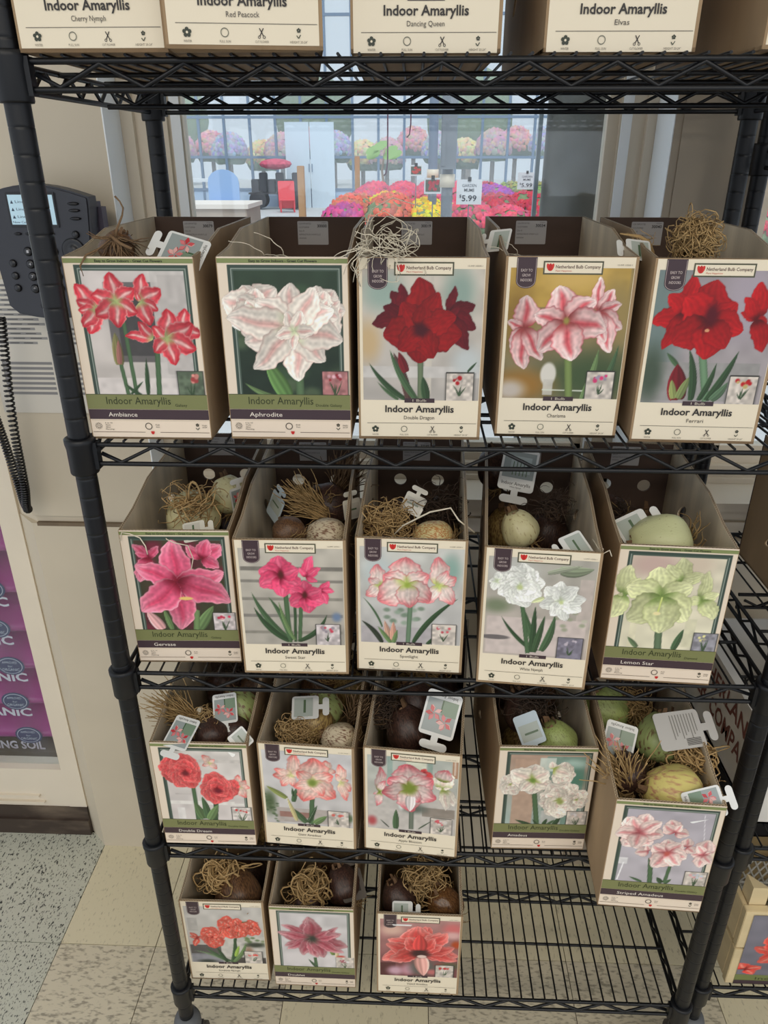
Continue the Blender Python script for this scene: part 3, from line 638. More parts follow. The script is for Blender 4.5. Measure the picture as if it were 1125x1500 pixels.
  ('B',74.2,109.1,17.1,9.2,(60,30,34),1),
  ('B',77.5,102.4,7.8,3.7,(226,200,190),0.4)]),
]

def smooth(a,b,x):
    t=np.clip((x-a)/(b-a),0,1); return t*t*(3-2*t)
_fn={}
def vnoise(X,Y,scale,seed):
    r=np.random.RandomState(seed); g=r.rand(64,64); x=(X/scale)%63; y=(Y/scale)%63
    i=x.astype(int); j=y.astype(int); fx=smooth(0,1,x-i); fy=smooth(0,1,y-j)
    return (g[j,i]*(1-fx)+g[j,i+1]*fx)*(1-fy)+(g[j+1,i]*(1-fx)+g[j+1,i+1]*fx)*fy
def over(A,m,c):
    m=m[...,None]; A*= (1-m); A+= m*c
def petal(A,X,Y,cx,cy,tx,ty,wd,pal,px,rs):
    dx,dy=tx-cx,ty-cy; L=math.hypot(dx,dy)
    if L<.5: return
    wd=wd*.84*L*(1.1 if L<30 else 1); x0=min(cx,tx)-wd; x1=max(cx,tx)+wd; y0=min(cy,ty)-wd; y1=max(cy,ty)+wd
    ii=np.where((Y[:,0]>=y0)&(Y[:,0]<=y1))[0]; jj=np.where((X[0]>=x0)&(X[0]<=x1))[0]
    if len(ii)==0 or len(jj)==0: return
    sl=(slice(ii[0],ii[-1]+1),slice(jj[0],jj[-1]+1)); x=X[sl]; y=Y[sl]
    u=((x-cx)*dx+(y-cy)*dy)/L/L; v=(-(x-cx)*dy+(y-cy)*dx)/L
    v=v-rs.uniform(-.10,.10)*L*u*(1-u)*2
    v=v+.035*L*np.sin(u*9+rs.uniform(0,6))*u
    uu=np.clip(u,0,1); ww=wd*np.power(np.clip(np.sin(np.pi*np.power(uu,.78)),0,1),.62)+1e-6
    ph=rs.uniform(0,6); ww=ww*(1+.07*np.sin(uu*19+ph)*smooth(.3,.6,uu)+.04*np.sin(uu*37+ph*2+np.sign(v)*1.3))
    q=np.abs(v)/ww; m=smooth(0,px*1.1,ww-np.abs(v))*((u>0)&(u<1))
    b,mi,ti,ed,st=[np.array(c,float) if c is not None else None for c in pal]
    k=smooth(.0,.34,uu)[...,None]; k2=smooth(.45,1,uu)[...,None]
    c=b*(1-k)+mi*k; c=c*(1-k2)+ti*k2
    if st is not None:
        s=(np.exp(-(v/ww/.22)**2)*smooth(.05,.3,uu)*(1-smooth(.7,1,uu))*.75)[...,None]; c=c*(1-s)+st*s
    e=(smooth(.74,1,q)*.6)[...,None]; c=c*(1-e)+ed*e
    c=c*(1+.07*np.sin(v/ww*15+uu*2)*smooth(.1,.5,uu)*(1-q*.5))[...,None]
    c=c*((.92+.14*vnoise(x,y,3.2,rs.randint(99)))*(1-.10*np.exp(-(v/ww/.06)**2)*(1-k2[...,0]))*(1+.08*np.clip(v/ww,-1,1)*(1 if cx>tx else -1)))[...,None]
    c=c*(rs.uniform(.9,1.07))
    c=c*(1-.10*smooth(.9,1.,q))[...,None]
    # faint dark halo printed round each petal, as in the studio pictures
    hm=smooth(0,px*1.6,ww+px*1.2-np.abs(v))*((u>.05)&(u<1.02))*.18
    sub=A[sl]; over(sub,hm,np.array([70,50,50.])*.6+sub*.4); over(sub,m,np.clip(c,0,252))
def leaf(A,X,Y,x0,y0,x1,y1,wd,bend,col,px,clip):
    dx,dy=x1-x0,y1-y0; L=math.hypot(dx,dy)
    u=((X-x0)*dx+(Y-y0)*dy)/L/L; v=(-(X-x0)*dy+(Y-y0)*dx)/L+bend*4*u*(1-u)*(-1)
    uu=np.clip(u,0,1); ww=wd*np.power(np.clip(1-uu**2.2,0,1),.8)*(.55+.9*np.sqrt(uu)*(1-uu*.4))
    m=smooth(0,px,ww-np.abs(v))*((u>0)&(u<1))*clip
    s=v/np.maximum(ww,1e-3); c=np.array(col,float)*(1+.22*s+.1*np.sin(s*9))[...,None]
    over(A,m,np.clip(c,0,250))
def stem(A,X,Y,x0,y0,x1,y1,wd,col,px,clip):
    dx,dy=x1-x0,y1-y0; L=math.hypot(dx,dy); u=((X-x0)*dx+(Y-y0)*dy)/L/L; v=(-(X-x0)*dy+(Y-y0)*dx)/L
    m=smooth(0,px,wd/2-np.abs(v))*((u>-.02)&(u<1.02))*clip; s=v/(wd/2)
    over(A,m,np.array(col,float)*(1.12-.35*s*s)[...,None])
def paint(art,px):
    s,i,kind,name,sub,bg,inset,items=art
    x0,x1,y0,y1=(1.2,144.2,55.4,201.6) if kind=='G' else (6,139.8,48.5,196)
    if kind=='G': x1=143
    nx=int((x1-x0)/px)+1; ny=int((y1-y0)/px)+1
    X,Y=np.meshgrid(np.linspace(x0,x1,nx),np.linspace(y0,y1,ny)); px=(x1-x0)/(nx-1)
    A=np.zeros((ny,nx,3)); sd=s*10+i; rs=np.random.RandomState(sd+3)
    t=smooth(y1,y0,Y)[...,None]
    B=np.array(bg[0],float)*(1-t)+np.array(bg[1],float)*t; B=B*(.93+.14*vnoise(X,Y,14,sd))[...,None]
    if kind=='G':
        A[:]=np.array((228,212,192.))
        over(A,((X>12)&(X<137)&(Y<199.8))*1.,np.array((58,74,66.)))
        over(A,((X>15.2)&(X<134.2)&(Y<196.4))*1.,np.array((150,160,150.)))
        over(A,((X>16)&(X<133.4)&(Y<195.6))*1.,np.array((74,90,80.)))
        clip=((X>18)&(X<131.8)&(Y<194))*1.
    else: clip=np.ones_like(X)
    over(A,clip,B)
    for it in items:
        k=it[0]
        if k=='R':
            m=smooth(-.6,.6,X-it[1])*smooth(-.6,.6,it[3]-X)*smooth(-.6,.6,Y-it[2])*smooth(-.6,.6,it[4]-Y)*clip*.92
            over(A,m,np.array(it[5],float)*(.94+.1*vnoise(X,Y,6,sd+2))[...,None])
        elif k=='B':
            _,cx,cy,rx,ry,c,so=it; q=np.hypot((X-cx)/max(rx,.4),(Y-cy)/max(ry,.4)); m=smooth(1.25 if so<1 else 1.6,.85 if so<1 else .3,q)*clip; over(A,m,np.array(c,float))
        elif k=='N':
            r2=np.random.RandomState(it[8])
            for n in range(it[5]):
                cx=r2.uniform(it[1],it[3]); cy=r2.uniform(it[2],it[4]); q=np.hypot((X-cx)/it[6],(Y-cy)/it[6]/.7); over(A,smooth(1.4,.4,q)*clip*.8,np.array(it[7][r2.randint(len(it[7]))],float))
        elif k=='S': stem(A,X,Y,it[1],it[2],it[3],it[4],max(it[5],px),it[6],px,clip)
        elif k=='L': leaf(A,X,Y,it[1],it[2],it[3],it[4],it[5],it[6],it[7],px,clip)
        elif k=='F':
            for tx,ty,wd in it[3]: petal(A,X,Y,it[1],it[2],tx,ty,wd,PAL[it[4]],px,rs)
        elif k=='D':
            _,cx,cy,r,asp,n,seed,pal=it; r2=np.random.RandomState(seed)
            for ring in range(3):
                rr=r*(1-.28*ring); nn=max(5,n//2-ring)
                for q in range(nn):
                    a=6.283*q/nn+r2.uniform(-.2,.2)+ring*.5; L=rr*r2.uniform(.86,1.08)
                    petal(A,X,Y,cx,cy,cx+L*math.cos(a),cy+L*math.sin(a)*asp,.62,PAL[pal],px,r2)
    # inset picture
    ix0,ix1,iy0,iy1=(110.5,141.5,55.4,84) if kind=='G' else (101,134,48.5,82)
    if inset:
        ink,c1,c2=inset; bgc={'green':(96,110,90),'red':(176,120,120),'pot':(206,196,186),'pink':(206,196,196),'dark':(126,122,136),'yel':(150,148,156),'red2':(214,206,200)}[ink]
        over(A,smooth(ix0-2,ix0+1,X)*smooth(ix1+3,ix1,X)*((Y<iy1-.5))*.35,np.array((30,30,30.)))
        over(A,((X>ix0)&(X<ix1)&(Y<iy1))*1.,np.array((54,54,50.)))
        cc=((X>ix0+1)&(X<ix1-1)&(Y<iy1-1))*1.; over(A,cc,np.array(bgc,float)*(.8+.35*vnoise(X,Y,4,sd+7))[...,None])
        mx_=(ix0+ix1)/2
        for q in range(5): leaf(A,X,Y,mx_+rs.uniform(-1,1),54,mx_+rs.uniform(-9,9),iy0+rs.uniform(12,22),1.3,rs.uniform(-1,1),(60,80,56),px,cc)
        for q in range(9):
            cx=mx_+rs.uniform(-8,8); cy=iy1-9+rs.uniform(-4,4); qq=np.hypot(X-cx,Y-cy)/rs.uniform(1.8,3.4); over(A,smooth(1.2,.5,qq)*cc,np.array(c1 if q%2 else c2,float)*rs.uniform(.9,1.1))
    return A,x0,x1,y0,y1,nx,ny
def photo_mesh(art,px):
    A,x0,x1,y0,y1,nx,ny=paint(art,px)
    X,Y=np.meshgrid(np.linspace(x0,x1,nx),np.linspace(y0,y1,ny))
    co=np.stack([X*.001,np.full_like(X,-.0007),Y*.001],-1).reshape(-1,3)
    idx=np.arange(nx*ny).reshape(ny,nx); q=np.stack([idx[:-1,:-1],idx[:-1,1:],idx[1:,1:],idx[1:,:-1]],-1).reshape(-1,4)
    me=bpy.data.meshes.new('photo_print'); me.vertices.add(nx*ny); me.vertices.foreach_set('co',co.ravel())
    me.loops.add(q.size); me.loops.foreach_set('vertex_index',q.ravel()); me.polygons.add(len(q)); me.polygons.foreach_set('loop_start',np.arange(0,q.size,4))
    at=me.color_attributes.new('Col','FLOAT_COLOR','POINT'); c=np.clip(A,0,255)/255.; c=np.where(c<=.04045,c/12.92,((c+.055)/1.055)**2.4)
    at.data.foreach_set('color',np.concatenate([c.reshape(-1,3),np.ones((nx*ny,1))],1).ravel()); me.materials.append(M_PRINT); me.update(calc_edges=True); return me
CREAM=(232,220,196); CREAMG=(230,213,193); DK=(50,46,44); PUR=(66,50,56); OL=(122,125,80); RED=(206,52,44)
def P2(off): return lambda x,y:(x*.001,-off,y*.001)
def rect(mb,x0,y0,x1,y1,col,off): mb.poly([(x0*.001,-off,y0*.001),(x1*.001,-off,y0*.001),(x1*.001,-off,y1*.001),(x0*.001,-off,y1*.001)],col)
def disc(mb,cx,cy,r,col,off,n=10,ry=None):
    ry=ry or r; mb.poly([((cx+r*math.cos(6.2832*k/n))*.001,-off,(cy+ry*math.sin(6.2832*k/n))*.001) for k in range(n)],col)
def ring(mb,cx,cy,r,t,col,off,n=18):
    for k in range(n):
        a,b=6.2832*k/n,6.2832*(k+1)/n
        mb.poly([((cx+q*math.cos(g))*.001,-off,(cy+q*math.sin(g))*.001) for g,q in ((a,r-t),(a,r),(b,r),(b,r-t))][::-1],col)
def line(mb,x0,y0,x1,y1,t,col,off):
    d=Vector((x1-x0,y1-y0)); n=Vector((-d.y,d.x)).normalized()*t/2
    mb.poly([((x0-n.x)*.001,-off,(y0-n.y)*.001),((x1-n.x)*.001,-off,(y1-n.y)*.001),((x1+n.x)*.001,-off,(y1+n.y)*.001),((x0+n.x)*.001,-off,(y0+n.y)*.001)],col)
def tulip(mb,cx,cy,s,off):
    for dx,a in ((-.5,.35),(.5,-.35),(0,0)):
        pts=[]
        for k in range(10):
            t=6.2832*k/10; x=.42*s*math.cos(t); y=.95*s*math.sin(t); pts.append(((cx+dx*s*.9+x*math.cos(a)-y*math.sin(a))*.001,-off-(.00003 if dx==0 else 0),(cy+x*math.sin(a)+y*math.cos(a))*.001))
        mb.poly(pts,RED if dx else (190,36,34))
def flower_icon(mb,cx,cy,s,col,off,hole=None):
    for k in range(5):
        a=math.pi/2+6.2832*k/5; disc(mb,cx+s*.6*math.cos(a),cy+s*.6*math.sin(a),s*.42,col,off+k*.00001,8)
    if hole: disc(mb,cx,cy,s*.26,hole,off+.00008,8)
def label_meshes(kind,name,sub):
    a=MB(); b=MB()
    if kind=='W':
        a.box(.0025,-.0004,.0035,.1405,.0,.2072,CREAM)
        rect(a,12,182,34,207.2,PUR,.0010); pts=[(x,y) for x,y in [(12,182)]+[(23-11*math.cos(t),182-8*math.sin(t)) for t in [.3*k for k in range(1,10)]]+[(34,182)]]
        a.poly([(x*.001,-.0010,y*.001) for x,y in pts],PUR)
        for k in range(10):
            t0,t1=math.pi*k/10,math.pi*(k+1)/10; line(a,23-10*math.cos(t0),182-7*math.sin(t0),23-10*math.cos(t1),182-7*math.sin(t1),.5,(176,160,156),.0011)
        line(a,13,182,13,206,.5,(176,160,156),.0011); line(a,33,182,33,206,.5,(176,160,156),.0011)
        for k,t in enumerate(('EASY TO','GROW','INDOORS')): put_text(b,t,17 if k!=1 else 18.5,29.5 if k!=1 else 27.8,192-k*5.2,3,(206,190,184),P2(.0013))
        rect(a,41,189,106,203.3,(84,84,66),.0010); rect(a,42.6,190.6,104.4,201.7,CREAM,.0011); tulip(b,48.5,196.8,4.4,.0013)
        put_text(b,'Netherland Bulb Company',54.5,103,195.6,3.6,(84,56,52),P2(.0013),.01); put_text(b,'Plant Happiness',54.5,72,192.2,1.8,(200,90,70),P2(.0013))
        put_text(b,'12-IMF-10500-1',121,137,198.6,1.6,(120,112,100),P2(.0013))
        rect(a,54,45.6,89,50.8,PUR,.0010); put_text(b,'1 Bulb',63.5,79.5,46.9,3,(206,196,180),P2(.0013))
        put_text(b,'Indoor Amaryllis',31.5,112,34,8.4,DK,P2(.0013),.022)
        wn=len(name)*2.75; put_text(b,name,71.5-wn/2,71.5+wn/2,25.2,4.6,(86,80,74),P2(.0013))
        line(a,10,20.3,139,20.3,.5,(110,104,94),.0010)
        for x,t in ((19.9,'WINTER'),(54,'FULL SUN'),(87.6,'CUT FLOWER'),(121.6,'HEIGHT 20-24"')):
            wn=len(t)*1.25; put_text(b,t,x-wn/2,x+wn/2,5.2,2,(130,122,110),P2(.0013))
        flower_icon(b,19.9,13,4.2,(56,62,50),.0012,CREAM); ring(b,54,13.2,3.8,.7,(110,110,96),.0012)
        line(b,85.8,16.8,89.4,10.4,.8,DK,.0012); line(b,89.4,16.8,85.8,10.4,.8,DK,.0012); ring(b,85.4,9.8,1.3,.5,DK,.0012,8); ring(b,89.8,9.8,1.3,.5,DK,.0012,8)
        flower_icon(b,121.8,15.4,2,(56,62,50),.0012); line(b,121.6,9.2,123.4,12,.8,(70,76,60),.0012); line(b,121.4,9.2,119.8,11.4,.8,(70,76,60),.0012)
    else:
        a.box(.0010,-.0004,.0028,.1432,.0,.2085,CREAMG)
        rect(a,1,202,143.2,206.8,(128,138,88),.0008); put_text(b,'Easy to Grow Indoors - Great Cut Flowers',36,110,203.1,2.7,(40,46,30),P2(.0012),.02)
        rect(a,1,37.4,143.2,55.4,OL,.0009); rect(a,1,55,143.2,55.6,(60,66,44),.0010); rect(a,1,25,143.2,37,PUR,.0009)
        put_text(b,'Indoor Amaryllis',24,100,43.6,9.2,(52,58,30),P2(.0012)); wn=len(sub)*2.35; x=105 if len(sub)<9 else 103
        if sub: put_text(b,sub,x,x+wn,41.2,3.5,(54,60,32),P2(.0012))
        put_text(b,name,24,24+len(name)*4.3,28.4,5.4,(232,222,210),P2(.0012))
        line(a,2,9,65,9,.6,(110,96,84),.0009); line(a,83,9,142,9,.6,(110,96,84),.0009); line(a,2,23.6,142,23.6,.3,(190,176,156),.0009)
        for k in range(8):
            t=6.2832*k/8; ring(b,10+3*math.cos(t),16.6+3*math.sin(t),1.3,.35,(70,64,56),.0011,6)
        disc(b,10,16.6,.6,(70,64,56),.0011); ring(b,70,16.6,4.3,.9,(70,64,56),.0011)
        for k,t in enumerate(('6 to 10','Weeks','After','Planting')): put_text(b,t,18,18+len(t)*1.25,19.6-k*2.6,1.7,(80,72,62),P2(.0012))
        for k,t in enumerate(('Full','Sun')): put_text(b,t,78.5,83,17.6-k*2.6,1.7,(80,72,62),P2(.0012))
        for k,t in enumerate(('Height','20-24"')): put_text(b,t,134,140,17.6-k*2.6,1.7,(80,72,62),P2(.0012))
        flower_icon(b,128.5,18.6,2.1,(60,58,46),.0011); line(b,128.5,12.6,130.6,15.4,.8,(70,76,60),.0011); line(b,128.3,12.6,126.4,15,.8,(70,76,60),.0011)
        tulip(b,74,8.6,2.3,.0012)
    return a.mesh('printed_label',M_PRINT,True),b.mesh('lettering',M_PRINT,True)
# ---------------------------------------------------------------- cardboard boxes
BW,BL,BH=.144,.325,.208
def panel(prof,holes,thick,axis,m,name):
    """outline in a plane with holes, given a thickness"""
    bm=bmesh.new(); eds=[]
    for lp in [prof]+holes:
        vs=[bm.verts.new((p[0],0,p[1])) for p in lp]
        for k in range(len(vs)): eds.append(bm.edges.new((vs[k],vs[(k+1)%len(vs)])))
    bmesh.ops.triangle_fill(bm,edges=eds,use_beauty=True,use_dissolve=False)
    r=bmesh.ops.extrude_face_region(bm,geom=bm.faces[:])
    bmesh.ops.translate(bm,verts=[e for e in r['geom'] if isinstance(e,bmesh.types.BMVert)],vec=(0,thick,0))
    bmesh.ops.recalc_face_normals(bm,faces=bm.faces[:])
    if axis=='x':
        for v in bm.verts: v.co=Vector((v.co.y,v.co.x,v.co.z))
        bmesh.ops.reverse_faces(bm,faces=bm.faces[:])
    me=bpy.data.meshes.new(name); bm.to_mesh(me); bm.free(); me.materials.append(m); return me
def oval(cx,cy,rx,ry,n=18,rot=0): return [(cx+rx*math.cos(6.2832*k/n)*math.cos(rot)-ry*math.sin(6.2832*k/n)*math.sin(rot),cy+rx*math.cos(6.2832*k/n)*math.sin(rot)+ry*math.sin(6.2832*k/n)*math.cos(rot)) for k in range(n)]
T=.0035
SP=[(T,.0),(BL-T,.0),(BL-T,.226),(.135,.226),(.06,.212),(T,BH)]
def side_panel():
    # outer liner kraft, inner liner paler, window light in its colour: two thin sheets
    ho=[oval(.225,.152,.022,.008,18,-.6),oval(.225,.075,.022,.008,18,-.6)]
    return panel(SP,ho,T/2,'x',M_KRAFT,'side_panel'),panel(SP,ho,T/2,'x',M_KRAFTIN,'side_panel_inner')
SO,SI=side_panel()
FP=panel([(0,0),(BW,0),(BW,BH),(0,BH)],[],T,'y',M_KRAFT,'front_panel')
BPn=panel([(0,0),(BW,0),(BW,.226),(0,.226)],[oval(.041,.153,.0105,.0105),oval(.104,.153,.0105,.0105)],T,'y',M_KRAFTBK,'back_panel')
mb=MB(); mb.box(0,0,0,BW,BL,T); BT=mb.mesh('bottom_panel',M_KRAFT)
def rim_mesh(path,w=T):
    """zigzag fluting seen in the cut edge, between two liners"""
    mb=MB(); P=[Vector(p) for p in path]
    for a,b in zip(P,P[1:]):
        d=(b-a); L=d.length; d/=L; n=max(2,int(L/.0022)); side=Vector((w/2,0,0)) if abs(d.x)<.5 else Vector((0,w/2,0)); up=d.cross(side).normalized(); up=up if up.z>0 else -up
        for sgn in (-1,1):
            e=side*sgn*.86; q=side*sgn*.14*1.2
            mb.poly([a+e-q+up*.0004,b+e-q+up*.0004,b+e+q+up*.0004,a+e+q+up*.0004] if sgn>0 else [a+e+q+up*.0004,a+e-q+up*.0004,b+e-q+up*.0004,b+e+q+up*.0004][::-1],(200,180,150))
        for k in range(n):
            p=a+d*(L*k/n); r=a+d*(L*(k+1)/n); s0=side*(.8 if k%2 else -.8); s1=-s0; t=d*.0004
            mb.poly([p+s0-t+up*.0006,p+s0+t+up*.0006,r+s1+t+up*.0006,r+s1-t+up*.0006],(206,186,156))
        mb.poly([a-side*.8+up*.00015,b-side*.8+up*.00015,b+side*.8+up*.00015,a+side*.8+up*.00015],(96,76,56))
    return mb.mesh('corrugated_rim',M_PRINT,True)
RS=rim_mesh([(T/2,y,z) for y,z in [SP[5],SP[4],SP[3],SP[2]]])
RF=rim_mesh([(T,T/2,BH),(BW-T,T/2,BH)])
RB=rim_mesh([(0,BL-T/2,.226),(BW,BL-T/2,.226)])
def sticker(num):
    mb=MB(); y=BL-T-.0004
    def pl(x,z): return (x*.001,y-.0002,z*.001)
    mb.poly([(.045,y,.188),(.089,y,.188),(.090,y,.189),(.090,y,.2195),(.089,y,.2205),(.046,y,.2205),(.045,y,.2195)],(178,174,172))
    b=MB(); put_text(b,num,74,88,212,4.2,(50,48,46),pl,.02); put_text(b,'ITEM',80,87,217.4,1.6,(90,86,84),pl)
    for k,t in enumerate(('USA IMPORTED','12/27/0000','Qty 8','HIPPEASTRUM AMARYLLIS','0000000')): put_text(b,t,47,47+len(t)*1.5,216-k*5,2.3,(90,86,84),pl)
    return mb.mesh('product_sticker',M_PRINT,True),b.mesh('lettering',M_PRINT,True)
def make_box(loc,yaw,label,kind,name,sub,photo,num=None):
    r=empty('bulb_box',loc,yaw,label,'box','cardboard amaryllis boxes on the wire shelves')
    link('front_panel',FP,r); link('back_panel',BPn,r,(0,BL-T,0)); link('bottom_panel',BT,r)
    for x0,o,i in ((0,0,T/2),(BW-T,T/2,0)):
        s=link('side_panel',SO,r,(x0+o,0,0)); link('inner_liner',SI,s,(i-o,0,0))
        link('corrugated_rim',RS,s,(-o,0,0))
    link('corrugated_rim',RF,r); link('corrugated_rim',RB,r)
    a,b=label_meshes(kind,name,sub); l=link('printed_label',a,r); link('lettering',b,l)
    if photo is not None: link('photo_print',photo,l)
    if num:
        a,b=sticker(num); s=link('product_sticker',a,r); link('lettering',b,s)
    return r
BOXES={(1, 0):(0.0153, 0.0034, 0.004),(1, 1):(0.1821, 0.0096, 0.003),(1, 2):(0.3347, 0.0152, 0.004),(1, 3):(0.498, 0.0296, -0.012),(1, 4):(0.6563, 0.0175, -0.033),(2, 0):(0.0199, 0.0168, 0.026),(2, 1):(0.1726, -0.0017, 0.013),(2, 2):(0.3277, 0.0096, -0.037),(2, 3):(0.491, -0.0097, -0.083),(2, 4):(0.6603, 0.0024, -0.06),(3, 0):(0.0205, -0.0032, 0.006),(3, 1):(0.178, 0.0026, -0.056),(3, 2):(0.3347, -0.0012, -0.092),(3, 3):(0.5332, 0.0068, 0.015),(3, 4):(0.6787, -0.0865, -0.049),(4, 0):(0.0162, 0.0124, 0.01),(4, 1):(0.1702, 0.0076, -0.006),(4, 2):(0.3526, 0.0016, -0.007)}
LAB={(1,0):'box with red-and-white striped lilies, leftmost on the second shelf from the top',
(1,1):'box picturing one frilly white-pink double flower on dark green',(1,2):'box picturing a dark red double flower on the second shelf from the top',
(1,3):'box picturing pink-veined white trumpets on a yellow ground',(1,4):'box picturing a single bright red flower, rightmost on the second shelf from the top',
(2,0):'box picturing one huge hot-pink lily in a green frame',(2,1):'box picturing two bright pink trumpets before grey boards',
(2,2):'box picturing red-speckled white and pink flowers with dark leaves',(2,3):'box picturing white star-shaped double flowers, tilted forward over the shelf edge',
(2,4):'box picturing a pale yellow-green flower in a green frame',(3,0):'box picturing two coral-red double flowers in a green frame',
(3,1):'box picturing coral and white streaked flowers on the second shelf from the bottom',(3,2):'box picturing a rounded pink and white flower with green throat',
(3,3):'box picturing white double flowers on a brown and green ground',(3,4):'box with pink-striped white flowers, jutting far out over the shelf edge',
(4,0):'box picturing red and white striped double flowers, leftmost on the bottom shelf',(4,1):'box picturing a spidery mauve flower on the bottom shelf',
(4,2):'box picturing one large salmon-red striped flower, rightmost on the bottom shelf'}
SHORT={(1, 0): 'leftmost box of the second shelf', (1, 1): 'frilly white flower box', (1, 2): 'dark red flower box', (1, 3): 'pink-veined trumpets box', (1, 4): 'bright red flower box', (2, 0): 'hot-pink lily box', (2, 1): 'two pink trumpets box', (2, 2): 'red-speckled flowers box', (2, 3): 'white star flowers box', (2, 4): 'yellow-green flower box', (3, 0): 'coral-red double flowers box', (3, 1): 'coral and white streaked flowers box', (3, 2): 'green-throated pink flower box', (3, 3): 'white double flowers box', (3, 4): 'box jutting over the shelf edge', (4, 0): 'leftmost bottom box', (4, 1): 'spidery mauve flower box', (4, 2): 'rightmost bottom box'}
NUM={(1,0):'30079',(1,1):'30000',(1,2):'30019',(1,3):'30034',(1,4):'30040',(2,0):'30055',(2,1):'30061',(2,2):'30048',(2,3):'30012',(2,4):'30066'}
PX={1:.9,2:1.,3:1.15,4:1.3}
for art in ART:
    k=(art[0],art[1]); x,y,yaw=BOXES[k]
    make_box((x,y,HS[k[0]]+ZB),yaw,LAB[k],art[2],art[3],art[4],photo_mesh(art,PX[art[0]]),NUM.get(k))
for (x,y,yaw,name,lab) in [(.016,-.008,0,'Cherry Nymph','leftmost box on the top shelf, only the foot of its cream label in view'),(.166,-.034,.13,'Red Peacock','box on the top shelf, turned a little, second from the left'),
    (.333,.008,.02,'Dancing Queen','box on the top shelf in the middle of the row'),(.517,.006,.02,'Elvas','box on the top shelf just right of a gap'),(.716,-.01,.02,'Apple Blossom','rightmost box on the top shelf, cut by the photo edge')]:
    b_=make_box((x,y,HS[0]+ZB),yaw,lab,'W',name,'',None)
    if name in('Dancing Queen','Elvas'):
        for ch in b_.children:
            if ch.name.startswith('printed_label'): ch.location.z=-.0034
